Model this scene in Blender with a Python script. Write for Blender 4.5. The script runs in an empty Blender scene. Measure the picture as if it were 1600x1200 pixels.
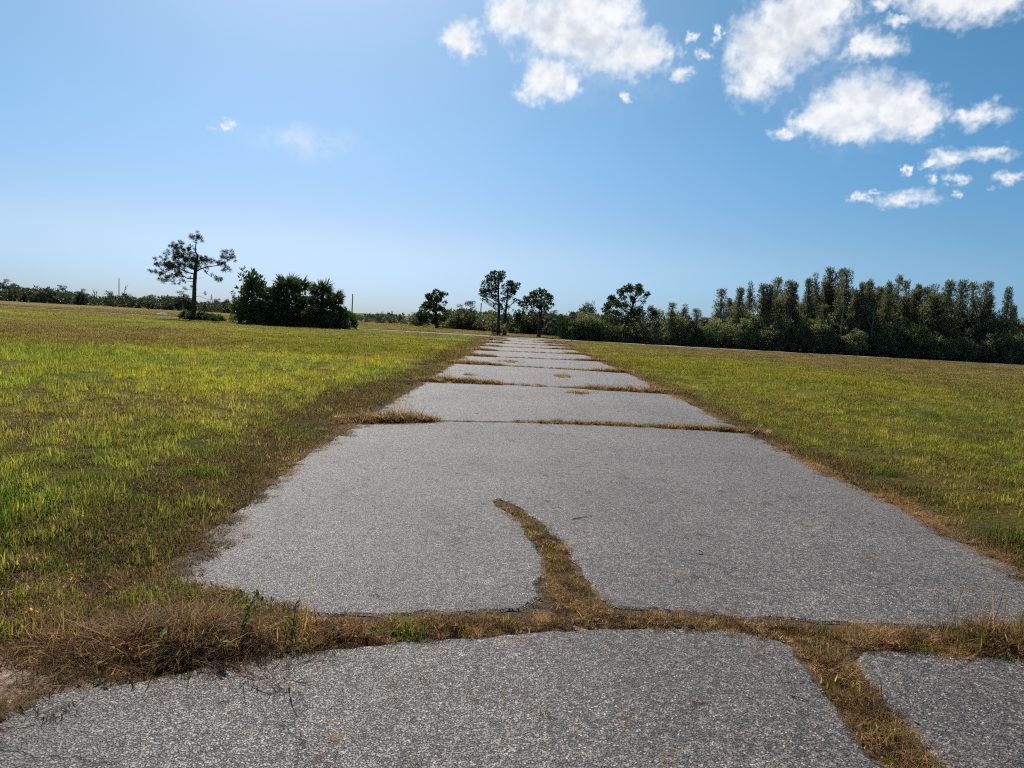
import bpy, bmesh, math
import numpy as np
from mathutils import Vector, Matrix

# ------------------------------------------------------------------ camera, sky, sun, exposure
S = bpy.context.scene
COL = S.collection
F, H, SL = 1110.0, 1.6, 0.055                    # focal length in photo pixels, eye height, horizon slope
ROLL = math.atan(SL)
PITCH = math.atan((600 - 502) * math.cos(ROLL) / F)
SUN_AZ, SUN_EL = math.radians(-18), math.radians(45)   # azimuth from +Y, to the left
EXPOSURE = 0.18

cam_d = bpy.data.cameras.new('camera')
cam = bpy.data.objects.new('camera', cam_d)
COL.objects.link(cam)
cam_d.sensor_width = 36.0
cam_d.lens = 36.0 * F / 1600.0
cam_d.clip_start, cam_d.clip_end = 0.05, 9000
cam.matrix_world = (Matrix.Translation((0, 0, H)) @ Matrix.Rotation(math.pi / 2 - PITCH, 4, 'X')
                    @ Matrix.Rotation(ROLL, 4, 'Z'))
S.camera = cam
S.render.resolution_x, S.render.resolution_y = 1024, 768
S.view_settings.view_transform = 'Standard'
S.view_settings.look = 'None'
S.view_settings.exposure = EXPOSURE
S.view_settings.gamma = 1.0
S.view_settings.use_curve_mapping = False
S.cycles.use_denoising = False
S.cycles.use_adaptive_sampling = True
S.cycles.adaptive_threshold = 0.025
S.cycles.adaptive_min_samples = 12
S.cycles.pixel_filter_type = 'BLACKMAN_HARRIS'
S.cycles.filter_width = 1.15
S.cycles.max_bounces = 6
S.cycles.diffuse_bounces = 3
S.cycles.glossy_bounces = 2
S.cycles.transmission_bounces = 4
S.cycles.sample_clamp_indirect = 4.0


def ray(px, py):
    x, y = px - 800.0, 600.0 - py
    c, s = math.cos(ROLL), math.sin(ROLL)
    xr, yr = x * c - y * s, x * s + y * c
    cp, sp = math.cos(PITCH), math.sin(PITCH)
    return (xr, F * cp + yr * sp, -F * sp + yr * cp)


def gp(px, py):
    d = ray(px, py)
    t = -H / d[2]
    return (d[0] * t, d[1] * t)


def px3(px, py, Y):
    d = ray(px, py)
    t = Y / d[1]
    return np.array((d[0] * t, Y, H + d[2] * t))


def azel(px, py):
    d = ray(px, py)
    return (math.degrees(math.atan2(d[0], d[1])), math.degrees(math.atan2(d[2], math.hypot(d[0], d[1]))))


class NT:
    """small helper for node trees"""
    def __init__(self, tree):
        self.t = tree
        tree.nodes.clear()

    def n(self, typ, ins=None, **kw):
        nd = self.t.nodes.new(typ)
        for k, v in kw.items():
            setattr(nd, k, v)
        for k, v in (ins or {}).items():
            sock = nd.inputs[k]
            if isinstance(v, bpy.types.NodeSocket):
                self.t.links.new(v, sock)
            else:
                sock.default_value = v
        return nd

    def math(self, op, a, b=None, c=None, clamp=False):
        ins = {0: a}
        if b is not None:
            ins[1] = b
        if c is not None:
            ins[2] = c
        return self.n('ShaderNodeMath', ins, operation=op, use_clamp=clamp).outputs[0]

    def vmath(self, op, a, b=None, out=0):
        ins = {0: a}
        if b is not None:
            ins[1] = b
        return self.n('ShaderNodeVectorMath', ins, operation=op).outputs[out]

    def smooth(self, v, lo, hi, to_lo=0.0, to_hi=1.0):
        nd = self.n('ShaderNodeMapRange', {0: v, 1: lo, 2: hi, 3: to_lo, 4: to_hi}, interpolation_type='SMOOTHSTEP')
        return nd.outputs[0]

    def mix(self, f, a, b, blend='MIX'):
        nd = self.n('ShaderNodeMix', data_type='RGBA', blend_type=blend)
        for i, v in ((0, f), (6, a), (7, b)):
            if isinstance(v, bpy.types.NodeSocket):
                self.t.links.new(v, nd.inputs[i])
            else:
                nd.inputs[i].default_value = v if i == 0 else (tuple(v) + (1.0,))[:4]
        return nd.outputs[2]

    def noise(self, vec, scale, detail=4, rough=0.55, dist=0.0, out=0):
        nd = self.n('ShaderNodeTexNoise', {'Vector': vec, 'Scale': scale, 'Detail': detail, 'Roughness': rough, 'Distortion': dist})
        return nd.outputs[out]


# clouds of the photograph: (px, py, half width, half height) of their lobes
CLOUDS = [
    (722, 62, 34, 26), (705, 66, 18, 14),
    (800, 20, 50, 30), (870, 40, 80, 50), (930, 60, 80, 50), (985, 80, 60, 38), (1020, 85, 40, 26), (900, 15, 90, 40), (960, 20, 50, 30), (1062, 112, 20, 13),
    (855, 125, 48, 34), (830, 138, 28, 18), (885, 132, 28, 20), (978, 152, 14, 8),
    (1190, 80, 60, 60), (1240, 50, 80, 48), (1270, 20, 60, 30), (1180, 115, 45, 34), (1300, 10, 40, 24), (1215, 30, 35, 30),
    (1120, 50, 10, 12), (1078, 60, 10, 7), (1098, 88, 14, 10),
    (1362, 70, 44, 20), (1345, 62, 24, 14), (1385, 10, 30, 10), (1400, 32, 20, 7),
    (1480, -5, 60, 26), (1530, 0, 60, 28), (1590, -18, 50, 26),
    (1300, 180, 60, 34), (1345, 160, 70, 42), (1400, 172, 62, 38), (1440, 188, 34, 26), (1270, 190, 36, 22), (1228, 205, 24, 12), (1340, 200, 60, 20),
    (1528, 180, 40, 16), (1548, 178, 20, 12), (1505, 176, 16, 9),
    (1482, 248, 26, 15), (1455, 256, 18, 7), (1543, 242, 32, 12), (1560, 236, 14, 9), (1408, 266, 8, 5), (1463, 284, 13, 9),
    (1504, 279, 13, 9), (1572, 282, 18, 11), (1492, 302, 8, 5),
    (1412, 311, 46, 11), (1345, 312, 24, 6), (1370, 305, 14, 6),
    (363, 193, 19, 8), (345, 198, 14, 5),
]
WISPS = [(470, 222, 110, 26, 0.34), (360, 200, 40, 14, 0.2), (560, 250, 70, 18, 0.07), (960, 110, 150, 60, 0.16), (1270, 80, 130, 80, 0.16), (1350, 195, 130, 44, 0.12)]


def build_world():
    w = bpy.data.worlds.new('World')
    S.world = w
    w.use_nodes = True
    w.cycles.sampling_method = 'NONE'
    t = NT(w.node_tree)
    sky = t.n('ShaderNodeTexSky', sky_type='NISHITA', sun_disc=False)
    sky.sun_elevation = SUN_EL
    sky.sun_rotation = SUN_AZ
    sky.altitude = 0
    sky.air_density = 0.6
    sky.dust_density = 1.0
    sky.ozone_density = 6.0
    d = t.n('ShaderNodeTexCoord').outputs['Generated']
    xyz = t.n('ShaderNodeSeparateXYZ', {0: d}).outputs
    az = t.math('MULTIPLY', t.math('ARCTAN2', xyz[0], xyz[1]), 57.29578)
    az = t.math('WRAP', az, 45.0, -45.0)              # the same kind of cloud goes on all round
    el = t.math('MULTIPLY', t.math('ARCSINE', xyz[2]), 57.29578)
    p = t.n('ShaderNodeCombineXYZ', {0: az, 1: el}).outputs[0]
    # colour of the humid air: deeper blue high up, paler and cooler low down
    rgb = t.n('ShaderNodeSeparateColor', {0: sky.outputs[0]}).outputs
    red = t.math('MULTIPLY', t.math('POWER', t.math('MULTIPLY', rgb[0], 0.1), 1.32), 10.9)
    air = t.n('ShaderNodeCombineColor', {0: red, 1: rgb[1], 2: rgb[2]}).outputs[0]
    tint = t.mix(t.smooth(el, 0.5, 6.0), (0.62, 0.76, 0.90), (1.02, 0.94, 0.88))
    tint = t.mix(t.smooth(el, 5.0, 14.0), tint, (1.02, 1.05, 1.02))
    air = t.mix(1.0, air, tint, 'MULTIPLY')
    n1 = t.n('ShaderNodeTexNoise', {'Vector': p, 'Scale': 0.55, 'Detail': 6, 'Roughness': 0.56}).outputs[1]
    n2 = t.n('ShaderNodeTexNoise', {'Vector': p, 'Scale': 2.2, 'Detail': 4, 'Roughness': 0.5}).outputs[1]
    w1 = t.vmath('MULTIPLY', t.vmath('SUBTRACT', n1, (0.5, 0.5, 0.5)), (2.6, 1.9, 0))
    w2 = t.vmath('MULTIPLY', t.vmath('SUBTRACT', n2, (0.5, 0.5, 0.5)), (0.9, 0.8, 0))
    pw = t.vmath('ADD', t.vmath('ADD', p, w1), w2)

    def lobe(pt, c, gain=1.0):
        a, e = azel(c[0], c[1])
        ra = max(c[2] / F * 57.3 * 0.85, 0.2)
        re = max(c[3] / F * 57.3 * 0.95, 0.2)
        q = t.vmath('MULTIPLY', t.vmath('SUBTRACT', pt, (a, e, 0)), (1 / ra, 1 / re, 0))
        ln = t.vmath('LENGTH', q, out=1)
        k = min(1.0, max(0.72, min(ra, re) / 1.1)) * gain
        return t.math('MULTIPLY', t.math('SUBTRACT', 1.35, ln), k), min(ra, re)
    field = None
    thick = None
    for c in CLOUDS:
        f, r = lobe(pw, c)
        field = f if field is None else t.math('SMOOTH_MAX', field, f, 0.25)
        if r > 1.2:
            fr = t.math('MULTIPLY', f, min(1.0, r / 2.6))
            thick = fr if thick is None else t.math('MAXIMUM', thick, fr)
    fbm = t.noise(p, 0.95, 6, 0.54)
    fine = t.math('ADD', field, t.math('MULTIPLY', t.math('SUBTRACT', fbm, 0.5), 1.25))
    dens = t.smooth(fine, 0.02, 1.12)
    wisp = None
    for c in WISPS:
        f, r = lobe(t.vmath('ADD', p, w1), c)
        f = t.math('MULTIPLY', t.smooth(f, 0.0, 1.3), c[4])
        wisp = f if wisp is None else t.math('MAXIMUM', wisp, f)
    wn = t.noise(p, 0.5, 7, 0.65)
    wisp = t.math('MULTIPLY', wisp, t.smooth(wn, 0.3, 0.7))
    cover = t.math('MAXIMUM', t.math('MULTIPLY', dens, 0.97), wisp, clamp=True)
    # thick middles let less light through than the rims
    core = t.smooth(thick, 0.15, 1.1)
    sh = t.noise(t.vmath('ADD', p, (3.1, 0.7, 0)), 0.5, 4, 0.5)
    core = t.math('MULTIPLY', core, t.smooth(sh, 0.34, 0.66))
    ccol = t.mix(core, (8.6, 8.7, 8.85), (5.7, 6.1, 6.8))
    colr = t.mix(cover, air, ccol)
    bg = t.n('ShaderNodeBackground', {'Color': air, 'Strength': 0.1})
    bgc = t.n('ShaderNodeBackground', {'Color': colr, 'Strength': 0.1})
    band = t.math('MULTIPLY', t.math('GREATER_THAN', el, 4.0), t.math('LESS_THAN', el, 34.0))   # height range of the clouds
    ms = t.n('ShaderNodeMixShader', {0: band, 1: bg.outputs[0], 2: bgc.outputs[0]})
    t.n('ShaderNodeOutputWorld', {'Surface': ms.outputs[0]})


build_world()
sun_d = bpy.data.lights.new('sun', 'SUN')
sun_d.energy = 5.0
sun_d.angle = math.radians(0.53)
sun_d.color = (1.0, 0.94, 0.85)
sun = bpy.data.objects.new('sun', sun_d)
COL.objects.link(sun)
svec = Vector((math.sin(SUN_AZ) * math.cos(SUN_EL), math.cos(SUN_AZ) * math.cos(SUN_EL), math.sin(SUN_EL)))
sun.rotation_euler = (-svec).to_track_quat('-Z', 'Y').to_euler()
sun.location = (-20, 60, 60)

# ------------------------------------------------------------------ helpers
RNG = np.random.default_rng(7)


def hash2(ix, iy, seed):
    h = (ix.astype(np.int64) * 374761393 + iy.astype(np.int64) * 668265263 + seed * 974711) & 0x7fffffff
    h = ((h ^ (h >> 13)) * 1274126177) & 0x7fffffff
    return ((h ^ (h >> 16)) & 0xffff) / 65535.0


def vnoise(x, y, seed=0):
    x, y = np.asarray(x, float), np.asarray(y, float)
    ix, iy = np.floor(x), np.floor(y)
    fx, fy = x - ix, y - iy
    fx, fy = fx * fx * (3 - 2 * fx), fy * fy * (3 - 2 * fy)
    a, b = hash2(ix, iy, seed), hash2(ix + 1, iy, seed)
    c, d = hash2(ix, iy + 1, seed), hash2(ix + 1, iy + 1, seed)
    return (a * (1 - fx) + b * fx) * (1 - fy) + (c * (1 - fx) + d * fx) * fy


def fbm(x, y, seed=0, o=4):
    s, a, t = 0, 1.0, 0
    for k in range(o):
        s = s + a * vnoise(np.asarray(x) * 2 ** k, np.asarray(y) * 2 ** k, seed + k)
        t += a
        a *= 0.55
    return s / t


class MB:
    """collects quads / triangles as numpy arrays and builds one mesh"""
    def __init__(self):
        self.v, self.q, self.t, self.r, self.n = [], [], [], [], 0
        self.tip = []

    def add(self, v, q=None, t=None, rnd=None, tip=None):
        v = np.asarray(v, float).reshape(-1, 3)
        if q is not None and len(q):
            self.q.append(np.asarray(q, np.int64) + self.n)
        if t is not None and len(t):
            self.t.append(np.asarray(t, np.int64) + self.n)
        self.v.append(v)
        self.r.append(np.full(len(v), 0.5) if rnd is None else np.asarray(rnd, float))
        self.tip.append(np.zeros(len(v)) if tip is None else np.asarray(tip, float))
        self.n += len(v)

    def tube(self, pts, rad, sides=6, cap=True, wob=0.0, rng=None):
        pts = np.asarray(pts, float)
        n = len(pts)
        rad = np.broadcast_to(np.asarray(rad, float), (n,))
        tan = np.gradient(pts, axis=0)
        tan /= np.linalg.norm(tan, axis=1)[:, None] + 1e-9
        up = np.where(np.abs(tan[:, 2:3]) > 0.9, np.array([[1.0, 0, 0]]), np.array([[0, 0, 1.0]]))
        s = np.cross(tan, up)
        s /= np.linalg.norm(s, axis=1)[:, None] + 1e-9
        u = np.cross(s, tan)
        a = np.linspace(0, 2 * math.pi, sides, endpoint=False)
        ring = pts[:, None] + rad[:, None, None] * (np.cos(a)[None, :, None] * s[:, None] + np.sin(a)[None, :, None] * u[:, None])
        if wob and rng is not None:
            ring = pts[:, None] + (ring - pts[:, None]) * (1 + rng.uniform(-wob, wob, (n, sides, 1)))
        v = ring.reshape(-1, 3)
        i, j = np.meshgrid(np.arange(n - 1), np.arange(sides), indexing='ij')
        j2 = (j + 1) % sides
        q = np.stack([i * sides + j, i * sides + j2, (i + 1) * sides + j2, (i + 1) * sides + j], -1).reshape(-1, 4)
        tr = None
        if cap:
            v = np.vstack([v, pts[-1] + tan[-1] * rad[-1] * 0.5])
            k = (n - 1) * sides
            tr = [(k + m, k + (m + 1) % sides, n * sides) for m in range(sides)]
        self.add(v, q, tr)

    def leaves(self, base, dirs, ln, wd, rng, rnd=None):
        """diamond-shaped leaves with a slight fold"""
        base = np.asarray(base, float)
        n = len(base)
        dirs = dirs / (np.linalg.norm(dirs, axis=1)[:, None] + 1e-9)
        ln = np.broadcast_to(np.asarray(ln, float), (n,))[:, None]
        wd = np.broadcast_to(np.asarray(wd, float), (n,))[:, None]
        r = rng.normal(size=(n, 3))
        side = np.cross(dirs, r)
        side /= np.linalg.norm(side, axis=1)[:, None] + 1e-9
        mid = base + dirs * ln * 0.45
        v = np.stack([base, mid + side * wd * 0.5, base + dirs * ln, mid - side * wd * 0.5], 1).reshape(-1, 3)
        q = np.arange(n * 4).reshape(-1, 4)
        rv = rng.uniform(0, 1, n) if rnd is None else rnd
        self.add(v, q, rnd=np.repeat(rv, 4), tip=np.tile([0, .5, 1, .5], n))

    def mesh(self, name, mat, smooth=False):
        v = np.vstack(self.v)
        q = np.vstack(self.q) if self.q else np.zeros((0, 4), np.int64)
        t = np.vstack(self.t) if self.t else np.zeros((0, 3), np.int64)
        me = bpy.data.meshes.new(name)
        me.vertices.add(len(v))
        me.vertices.foreach_set('co', v.astype(np.float32).ravel())
        loops = np.concatenate([q.ravel(), t.ravel()]).astype(np.int32)
        sizes = np.concatenate([np.full(len(q), 4), np.full(len(t), 3)]).astype(np.int32)
        me.loops.add(len(loops))
        me.loops.foreach_set('vertex_index', loops)
        me.polygons.add(len(sizes))
        st = np.concatenate([[0], np.cumsum(sizes)[:-1]]).astype(np.int32)
        me.polygons.foreach_set('loop_start', st)
        a = me.attributes.new('rnd', 'FLOAT', 'POINT')
        a.data.foreach_set('value', np.concatenate(self.r).astype(np.float32))
        a = me.attributes.new('tip', 'FLOAT', 'POINT')
        a.data.foreach_set('value', np.concatenate(self.tip).astype(np.float32))
        me.update(calc_edges=True)
        if smooth:
            me.polygons.foreach_set('use_smooth', np.ones(len(sizes), bool))
        me.materials.append(mat)
        return me


def link(name, data, parent=None, loc=None):
    o = bpy.data.objects.new(name, data)
    COL.objects.link(o)
    if parent is not None:
        o.parent = parent
    if loc is not None:
        o.location = loc
    return o


def tag(o, label=None, cat=None, group=None, kind=None):
    if label:
        o['label'] = label
    if cat:
        o['category'] = cat
    if group:
        o['group'] = group
    if kind:
        o['kind'] = kind
    return o


def thing(name, label, cat, loc, group=None):
    o = link(name, None, loc=loc)
    o.empty_display_size = 0.3
    return tag(o, label, cat, group)


def material(name):
    m = bpy.data.materials.new(name)
    m.use_nodes = True
    return m, NT(m.node_tree)


ORD = ['first', 'second', 'third', 'fourth', 'fifth', 'sixth', 'seventh', 'eighth', 'ninth', 'tenth', 'eleventh', 'twelfth',
       'thirteenth', 'fourteenth', 'fifteenth', 'sixteenth', 'seventeenth', 'eighteenth', 'nineteenth', 'twentieth',
       'twenty-first', 'twenty-second', 'twenty-third', 'twenty-fourth', 'twenty-fifth', 'twenty-sixth', 'twenty-seventh',
       'twenty-eighth', 'twenty-ninth', 'thirtieth', 'thirty-first', 'thirty-second', 'thirty-third', 'thirty-fourth',
       'thirty-fifth', 'thirty-sixth', 'thirty-seventh', 'thirty-eighth', 'thirty-ninth', 'fortieth']

# ------------------------------------------------------------------ materials


def leaf_mat(name, c1, c2, trans=0.35, rough=0.5, dry=None):
    m, t = material(name)
    r = t.n('ShaderNodeAttribute', attribute_name='rnd').outputs['Fac']
    c = t.mix(r, c1, c2)
    if dry:
        c = t.mix(t.smooth(r, 0.90, 0.97), c, dry)
    pr = t.n('ShaderNodeBsdfPrincipled', {'Base Color': c, 'Roughness': rough, 'Specular IOR Level': 0.10})
    tr = t.n('ShaderNodeBsdfTranslucent', {'Color': t.mix(1.0, c, (1.25, 1.3, 0.7), 'MULTIPLY')})
    mx = t.n('ShaderNodeMixShader', {0: trans, 1: pr.outputs[0], 2: tr.outputs[0]})
    t.n('ShaderNodeOutputMaterial', {0: mx.outputs[0]})
    return m


def blade_mat():
    m, t = material('grass_blade')
    c = t.n('ShaderNodeAttribute', attribute_name='col', attribute_type='INSTANCER').outputs['Vector']
    r = t.n('ShaderNodeAttribute', attribute_name='rnd').outputs['Fac']
    tip = t.n('ShaderNodeAttribute', attribute_name='tip').outputs['Fac']
    k = t.math('MULTIPLY_ADD', r, 0.7, 0.65)
    kv = t.n('ShaderNodeCombineXYZ', {0: k, 1: k, 2: k}).outputs[0]
    c = t.vmath('MULTIPLY', c, kv)
    # some blades are withered, most at the tip
    wither = t.math('MULTIPLY', t.smooth(r, 0.5, 1.0), t.math('MULTIPLY_ADD', tip, 0.5, 0.1))
    c = t.mix(wither, c, (0.32, 0.21, 0.085))
    pr = t.n('ShaderNodeBsdfPrincipled', {'Base Color': c, 'Roughness': 0.6, 'Specular IOR Level': 0.10})
    tr = t.n('ShaderNodeBsdfTranslucent', {'Color': t.mix(1.0, c, (1.4, 1.35, 1.0), 'MULTIPLY')})
    mx = t.n('ShaderNodeMixShader', {0: 0.55, 1: pr.outputs[0], 2: tr.outputs[0]})
    t.n('ShaderNodeOutputMaterial', {0: mx.outputs[0]})
    return m


def bark_mat(name, c1, c2, scale=9.0):
    m, t = material(name)
    p = t.n('ShaderNodeTexCoord').outputs['Object']
    n = t.noise(t.vmath('MULTIPLY', p, (1, 1, 0.35)), scale, 6, 0.65)
    c = t.mix(t.smooth(n, 0.35, 0.65), c1, c2)
    b = t.n('ShaderNodeBump', {'Strength': 0.8, 'Distance': 0.03, 'Height': n})
    pr = t.n('ShaderNodeBsdfPrincipled', {'Base Color': c, 'Roughness': 0.9, 'Specular IOR Level': 0.1, 'Normal': b.outputs[0]})
    t.n('ShaderNodeOutputMaterial', {0: pr.outputs[0]})
    return m


def plain_mat(name, c, rough=0.6, metal=0.0, nscale=20.0, amt=0.25):
    m, t = material(name)
    p = t.n('ShaderNodeTexCoord').outputs['Object']
    n = t.noise(p, nscale, 5, 0.6)
    cc = t.mix(t.smooth(n, 0.3, 0.7), tuple(x * (1 - amt) for x in c), tuple(min(1, x * (1 + amt)) for x in c))
    pr = t.n('ShaderNodeBsdfPrincipled', {'Base Color': cc, 'Roughness': rough, 'Metallic': metal})
    t.n('ShaderNodeOutputMaterial', {0: pr.outputs[0]})
    return m


def asphalt_mat():
    m, t = material('weathered_asphalt')
    p = t.n('ShaderNodeTexCoord').outputs['Object']
    warp = t.vmath('MULTIPLY', t.vmath('SUBTRACT', t.noise(p, 60.0, 2, 0.5, out=1), (0.5, 0.5, 0.5)), (0.006, 0.006, 0.0))
    pw = t.vmath('ADD', p, warp)
    flat = t.vmath('MULTIPLY', pw, (1, 1, 0.0))
    v1 = t.n('ShaderNodeTexVoronoi', {'Vector': flat, 'Scale': 118.0, 'Randomness': 1.0})
    v2 = t.n('ShaderNodeTexVoronoi', {'Vector': flat, 'Scale': 47.0, 'Randomness': 1.0})
    s1 = t.n('ShaderNodeSeparateColor', {0: v1.outputs['Color']}).outputs
    s2 = t.n('ShaderNodeSeparateColor', {0: v2.outputs['Color']}).outputs
    # stones in old binder
    stone = t.mix(s1[0], (0.050, 0.047, 0.048), (0.250, 0.240, 0.240))
    stone = t.mix(t.smooth(s1[1], 0.85, 0.94), stone, (0.60, 0.585, 0.565))
    stone = t.mix(t.math('MULTIPLY', t.smooth(s1[2], 0.80, 0.95), 0.7), stone, (0.17, 0.125, 0.10))
    stone = t.mix(t.math('MULTIPLY', t.smooth(s2[0], 0.66, 0.9), 0.75), stone, (0.30, 0.29, 0.285))
    stone = t.mix(t.math('MULTIPLY', t.smooth(s2[1], 0.66, 0.9), 0.75), stone, (0.030, 0.029, 0.030))
    stone = t.mix(1.0, stone, (1.0, 0.905, 0.85), 'MULTIPLY')
    gap = t.smooth(v1.outputs['Distance'], 0.42, 0.78)
    c = t.mix(t.math('MULTIPLY', gap, 0.92), stone, (0.022, 0.021, 0.022))
    mot = t.noise(p, 26.0, 3, 0.6)
    c = t.mix(1.0, c, t.mix(t.smooth(mot, 0.33, 0.67), (0.79, 0.79, 0.79), (1.23, 1.22, 1.21)), 'MULTIPLY')
    big = t.noise(p, 0.55, 5, 0.6)
    c = t.mix(1.0, c, t.mix(t.smooth(big, 0.3, 0.7), (0.78, 0.775, 0.77), (1.14, 1.13, 1.12)), 'MULTIPLY')
    mid = t.noise(p, 5.0, 5, 0.65)
    c = t.mix(1.0, c, t.mix(t.smooth(mid, 0.3, 0.72), (0.86, 0.86, 0.87), (1.10, 1.09, 1.07)), 'MULTIPLY')
    # sandy dirt washed in along the sides
    px_ = t.n('ShaderNodeSeparateXYZ', {0: p}).outputs[0]
    side = t.smooth(t.math('ABSOLUTE', t.math('SUBTRACT', px_, 0.9)), 2.35, 3.1)
    side = t.math('MULTIPLY', side, t.smooth(t.noise(t.vmath('ADD', p, (4.1, 3.3, 0)), 1.9, 6, 0.65), 0.35, 0.65))
    c = t.mix(t.math('MULTIPLY', side, 0.42), c, (0.235, 0.195, 0.155))
    # old stains and hairline cracks
    st = t.noise(t.vmath('ADD', p, (7.3, 2.2, 0)), 1.7, 6, 0.7)
    c = t.mix(t.math('MULTIPLY', t.smooth(st, 0.56, 0.70), 0.42), c, (0.075, 0.072, 0.07))
    wp = t.vmath('ADD', p, t.vmath('MULTIPLY', t.vmath('SUBTRACT', t.noise(p, 2.2, 5, 0.65, out=1), (0.5, 0.5, 0.5)), (0.9, 0.9, 0)))
    ck = t.n('ShaderNodeTexVoronoi', {'Vector': t.vmath('MULTIPLY', wp, (1, 1, 0)), 'Scale': 0.75}, feature='DISTANCE_TO_EDGE').outputs['Distance']
    cm = t.noise(t.vmath('ADD', p, (1.3, 9.2, 0)), 0.8, 3, 0.5)
    crack = t.math('MULTIPLY', t.smooth(ck, 0.0, 0.008, 1.0, 0.0), t.smooth(cm, 0.46, 0.56))
    c = t.mix(t.math('MULTIPLY', crack, 0.8), c, (0.02, 0.018, 0.018))
    # paler where wheels have polished the stones, greyer between
    wx = t.n('ShaderNodeSeparateXYZ', {0: p}).outputs[0]
    trk = t.math('ABSOLUTE', t.math('SUBTRACT', t.math('ABSOLUTE', t.math('SUBTRACT', wx, 0.9)), 0.95))
    trk = t.math('MULTIPLY', t.smooth(trk, 0.0, 0.55, 1.0, 0.0), t.smooth(t.noise(p, 0.35, 4, 0.6), 0.3, 0.7))
    c = t.mix(1.0, c, t.mix(trk, (0.80, 0.80, 0.80), (0.93, 0.925, 0.92)), 'MULTIPLY')
    hgt = t.math('SUBTRACT', t.math('MULTIPLY_ADD', s1[0], 0.5, 0.5), t.math('MULTIPLY', gap, 0.9))
    hgt = t.math('SUBTRACT', hgt, t.math('MULTIPLY', crack, 1.0))
    b1 = t.n('ShaderNodeBump', {'Strength': 0.85, 'Distance': 0.004, 'Height': hgt})
    b2 = t.n('ShaderNodeBump', {'Strength': 0.25, 'Distance': 0.06, 'Height': t.noise(p, 1.1, 4, 0.5), 'Normal': b1.outputs[0]})
    pr = t.n('ShaderNodeBsdfPrincipled', {'Base Color': c, 'Roughness': t.math('MULTIPLY_ADD', s1[1], 0.3, 0.50), 'Specular IOR Level': 0.45, 'Normal': b2.outputs[0]})
    t.n('ShaderNodeOutputMaterial', {0: pr.outputs[0]})
    return m


def ground_mat():
    m, t = material('field_soil')
    c = t.n('ShaderNodeAttribute', attribute_name='fieldcol').outputs['Vector']
    p = t.n('ShaderNodeTexCoord').outputs['Object']
    n1 = t.noise(p, 22.0, 6, 0.7)
    n2 = t.noise(p, 3.1, 6, 0.65)
    n3 = t.noise(p, 0.45, 6, 0.6)
    f = t.mix(t.smooth(n1, 0.3, 0.7), (0.55, 0.55, 0.55), (1.45, 1.42, 1.35))
    c = t.mix(1.0, c, f, 'MULTIPLY')
    f = t.mix(t.smooth(n2, 0.3, 0.7), (0.75, 0.72, 0.70), (1.25, 1.22, 1.2))
    c = t.mix(1.0, c, f, 'MULTIPLY')
    f = t.mix(t.smooth(n3, 0.3, 0.7), (1.1, 0.95, 0.9), (0.92, 1.05, 1.0))
    c = t.mix(1.0, c, f, 'MULTIPLY')
    b = t.n('ShaderNodeBump', {'Strength': 1.0, 'Distance': 0.05, 'Height': t.math('ADD', n1, n2)})
    pr = t.n('ShaderNodeBsdfPrincipled', {'Base Color': c, 'Roughness': 0.95, 'Specular IOR Level': 0.05, 'Normal': b.outputs[0]})
    t.n('ShaderNodeOutputMaterial', {0: pr.outputs[0]})
    return m


M_BLADE = blade_mat()
M_ASPH = asphalt_mat()
M_GROUND = ground_mat()
M_CROSS = plain_mat('sandy_asphalt', (0.185, 0.165, 0.120), 0.95, 0.0, 3.0, 0.2)
M_BARK = bark_mat('pine_bark', (0.035, 0.028, 0.024), (0.10, 0.075, 0.06))
M_GREYBARK = bark_mat('grey_bark', (0.12, 0.11, 0.10), (0.25, 0.23, 0.21))
M_NEEDLE = leaf_mat('pine_needles', (0.020, 0.030, 0.014), (0.055, 0.065, 0.028), 0.15, dry=(0.10, 0.06, 0.03))
M_OAK = leaf_mat('dark_leaves', (0.028, 0.045, 0.016), (0.07, 0.095, 0.035), 0.25)
M_SHRUB = leaf_mat('shrub_leaves', (0.035, 0.062, 0.018), (0.095, 0.13, 0.045), 0.30)
M_BRIGHT = leaf_mat('fresh_leaves', (0.06, 0.10, 0.025), (0.13, 0.18, 0.05), 0.38)
M_PALM = leaf_mat('palm_fans', (0.05, 0.075, 0.03), (0.125, 0.16, 0.07), 0.25, 0.35)
M_CASU = leaf_mat('grey_green_sprays', (0.075, 0.080, 0.055), (0.195, 0.195, 0.135), 0.42, dry=(0.15, 0.11, 0.07))
M_UNDER = leaf_mat('undergrowth_leaves', (0.095, 0.106, 0.060), (0.235, 0.245, 0.145), 0.5, dry=(0.26, 0.22, 0.17))
M_FAR = leaf_mat('scrub_leaves', (0.060, 0.074, 0.050), (0.14, 0.15, 0.10), 0.2, dry=(0.20, 0.17, 0.13))
M_WEED = leaf_mat('weed_leaves', (0.10, 0.12, 0.025), (0.20, 0.19, 0.05), 0.4)

# ------------------------------------------------------------------ ground and roads
YL = np.array([-6, 1.5, 2.45, 2.9, 3.6, 4.26, 4.92, 7.8, 11.84, 21.2, 32, 43.8, 59.4, 66, 70])
XL = np.array([-2.1, -2.1, -1.98, -1.82, -1.95, -2.03, -2.08, -2.24, -2.23, -2.14, -2.16, -2.12, -2.2, -2.5, -3.6])
YR = np.array([-6, 2, 5.07, 6.03, 8.37, 12.3, 18.4, 23, 35, 50, 61, 66, 70])
XR = np.array([3.8, 3.8, 3.81, 3.83, 3.87, 3.95, 3.99, 4.08, 4.04, 3.95, 3.9, 4.3, 5.5])


def xl(y):
    return np.interp(y, YL, XL)


def xr(y):
    return np.interp(y, YR, XR)


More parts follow.
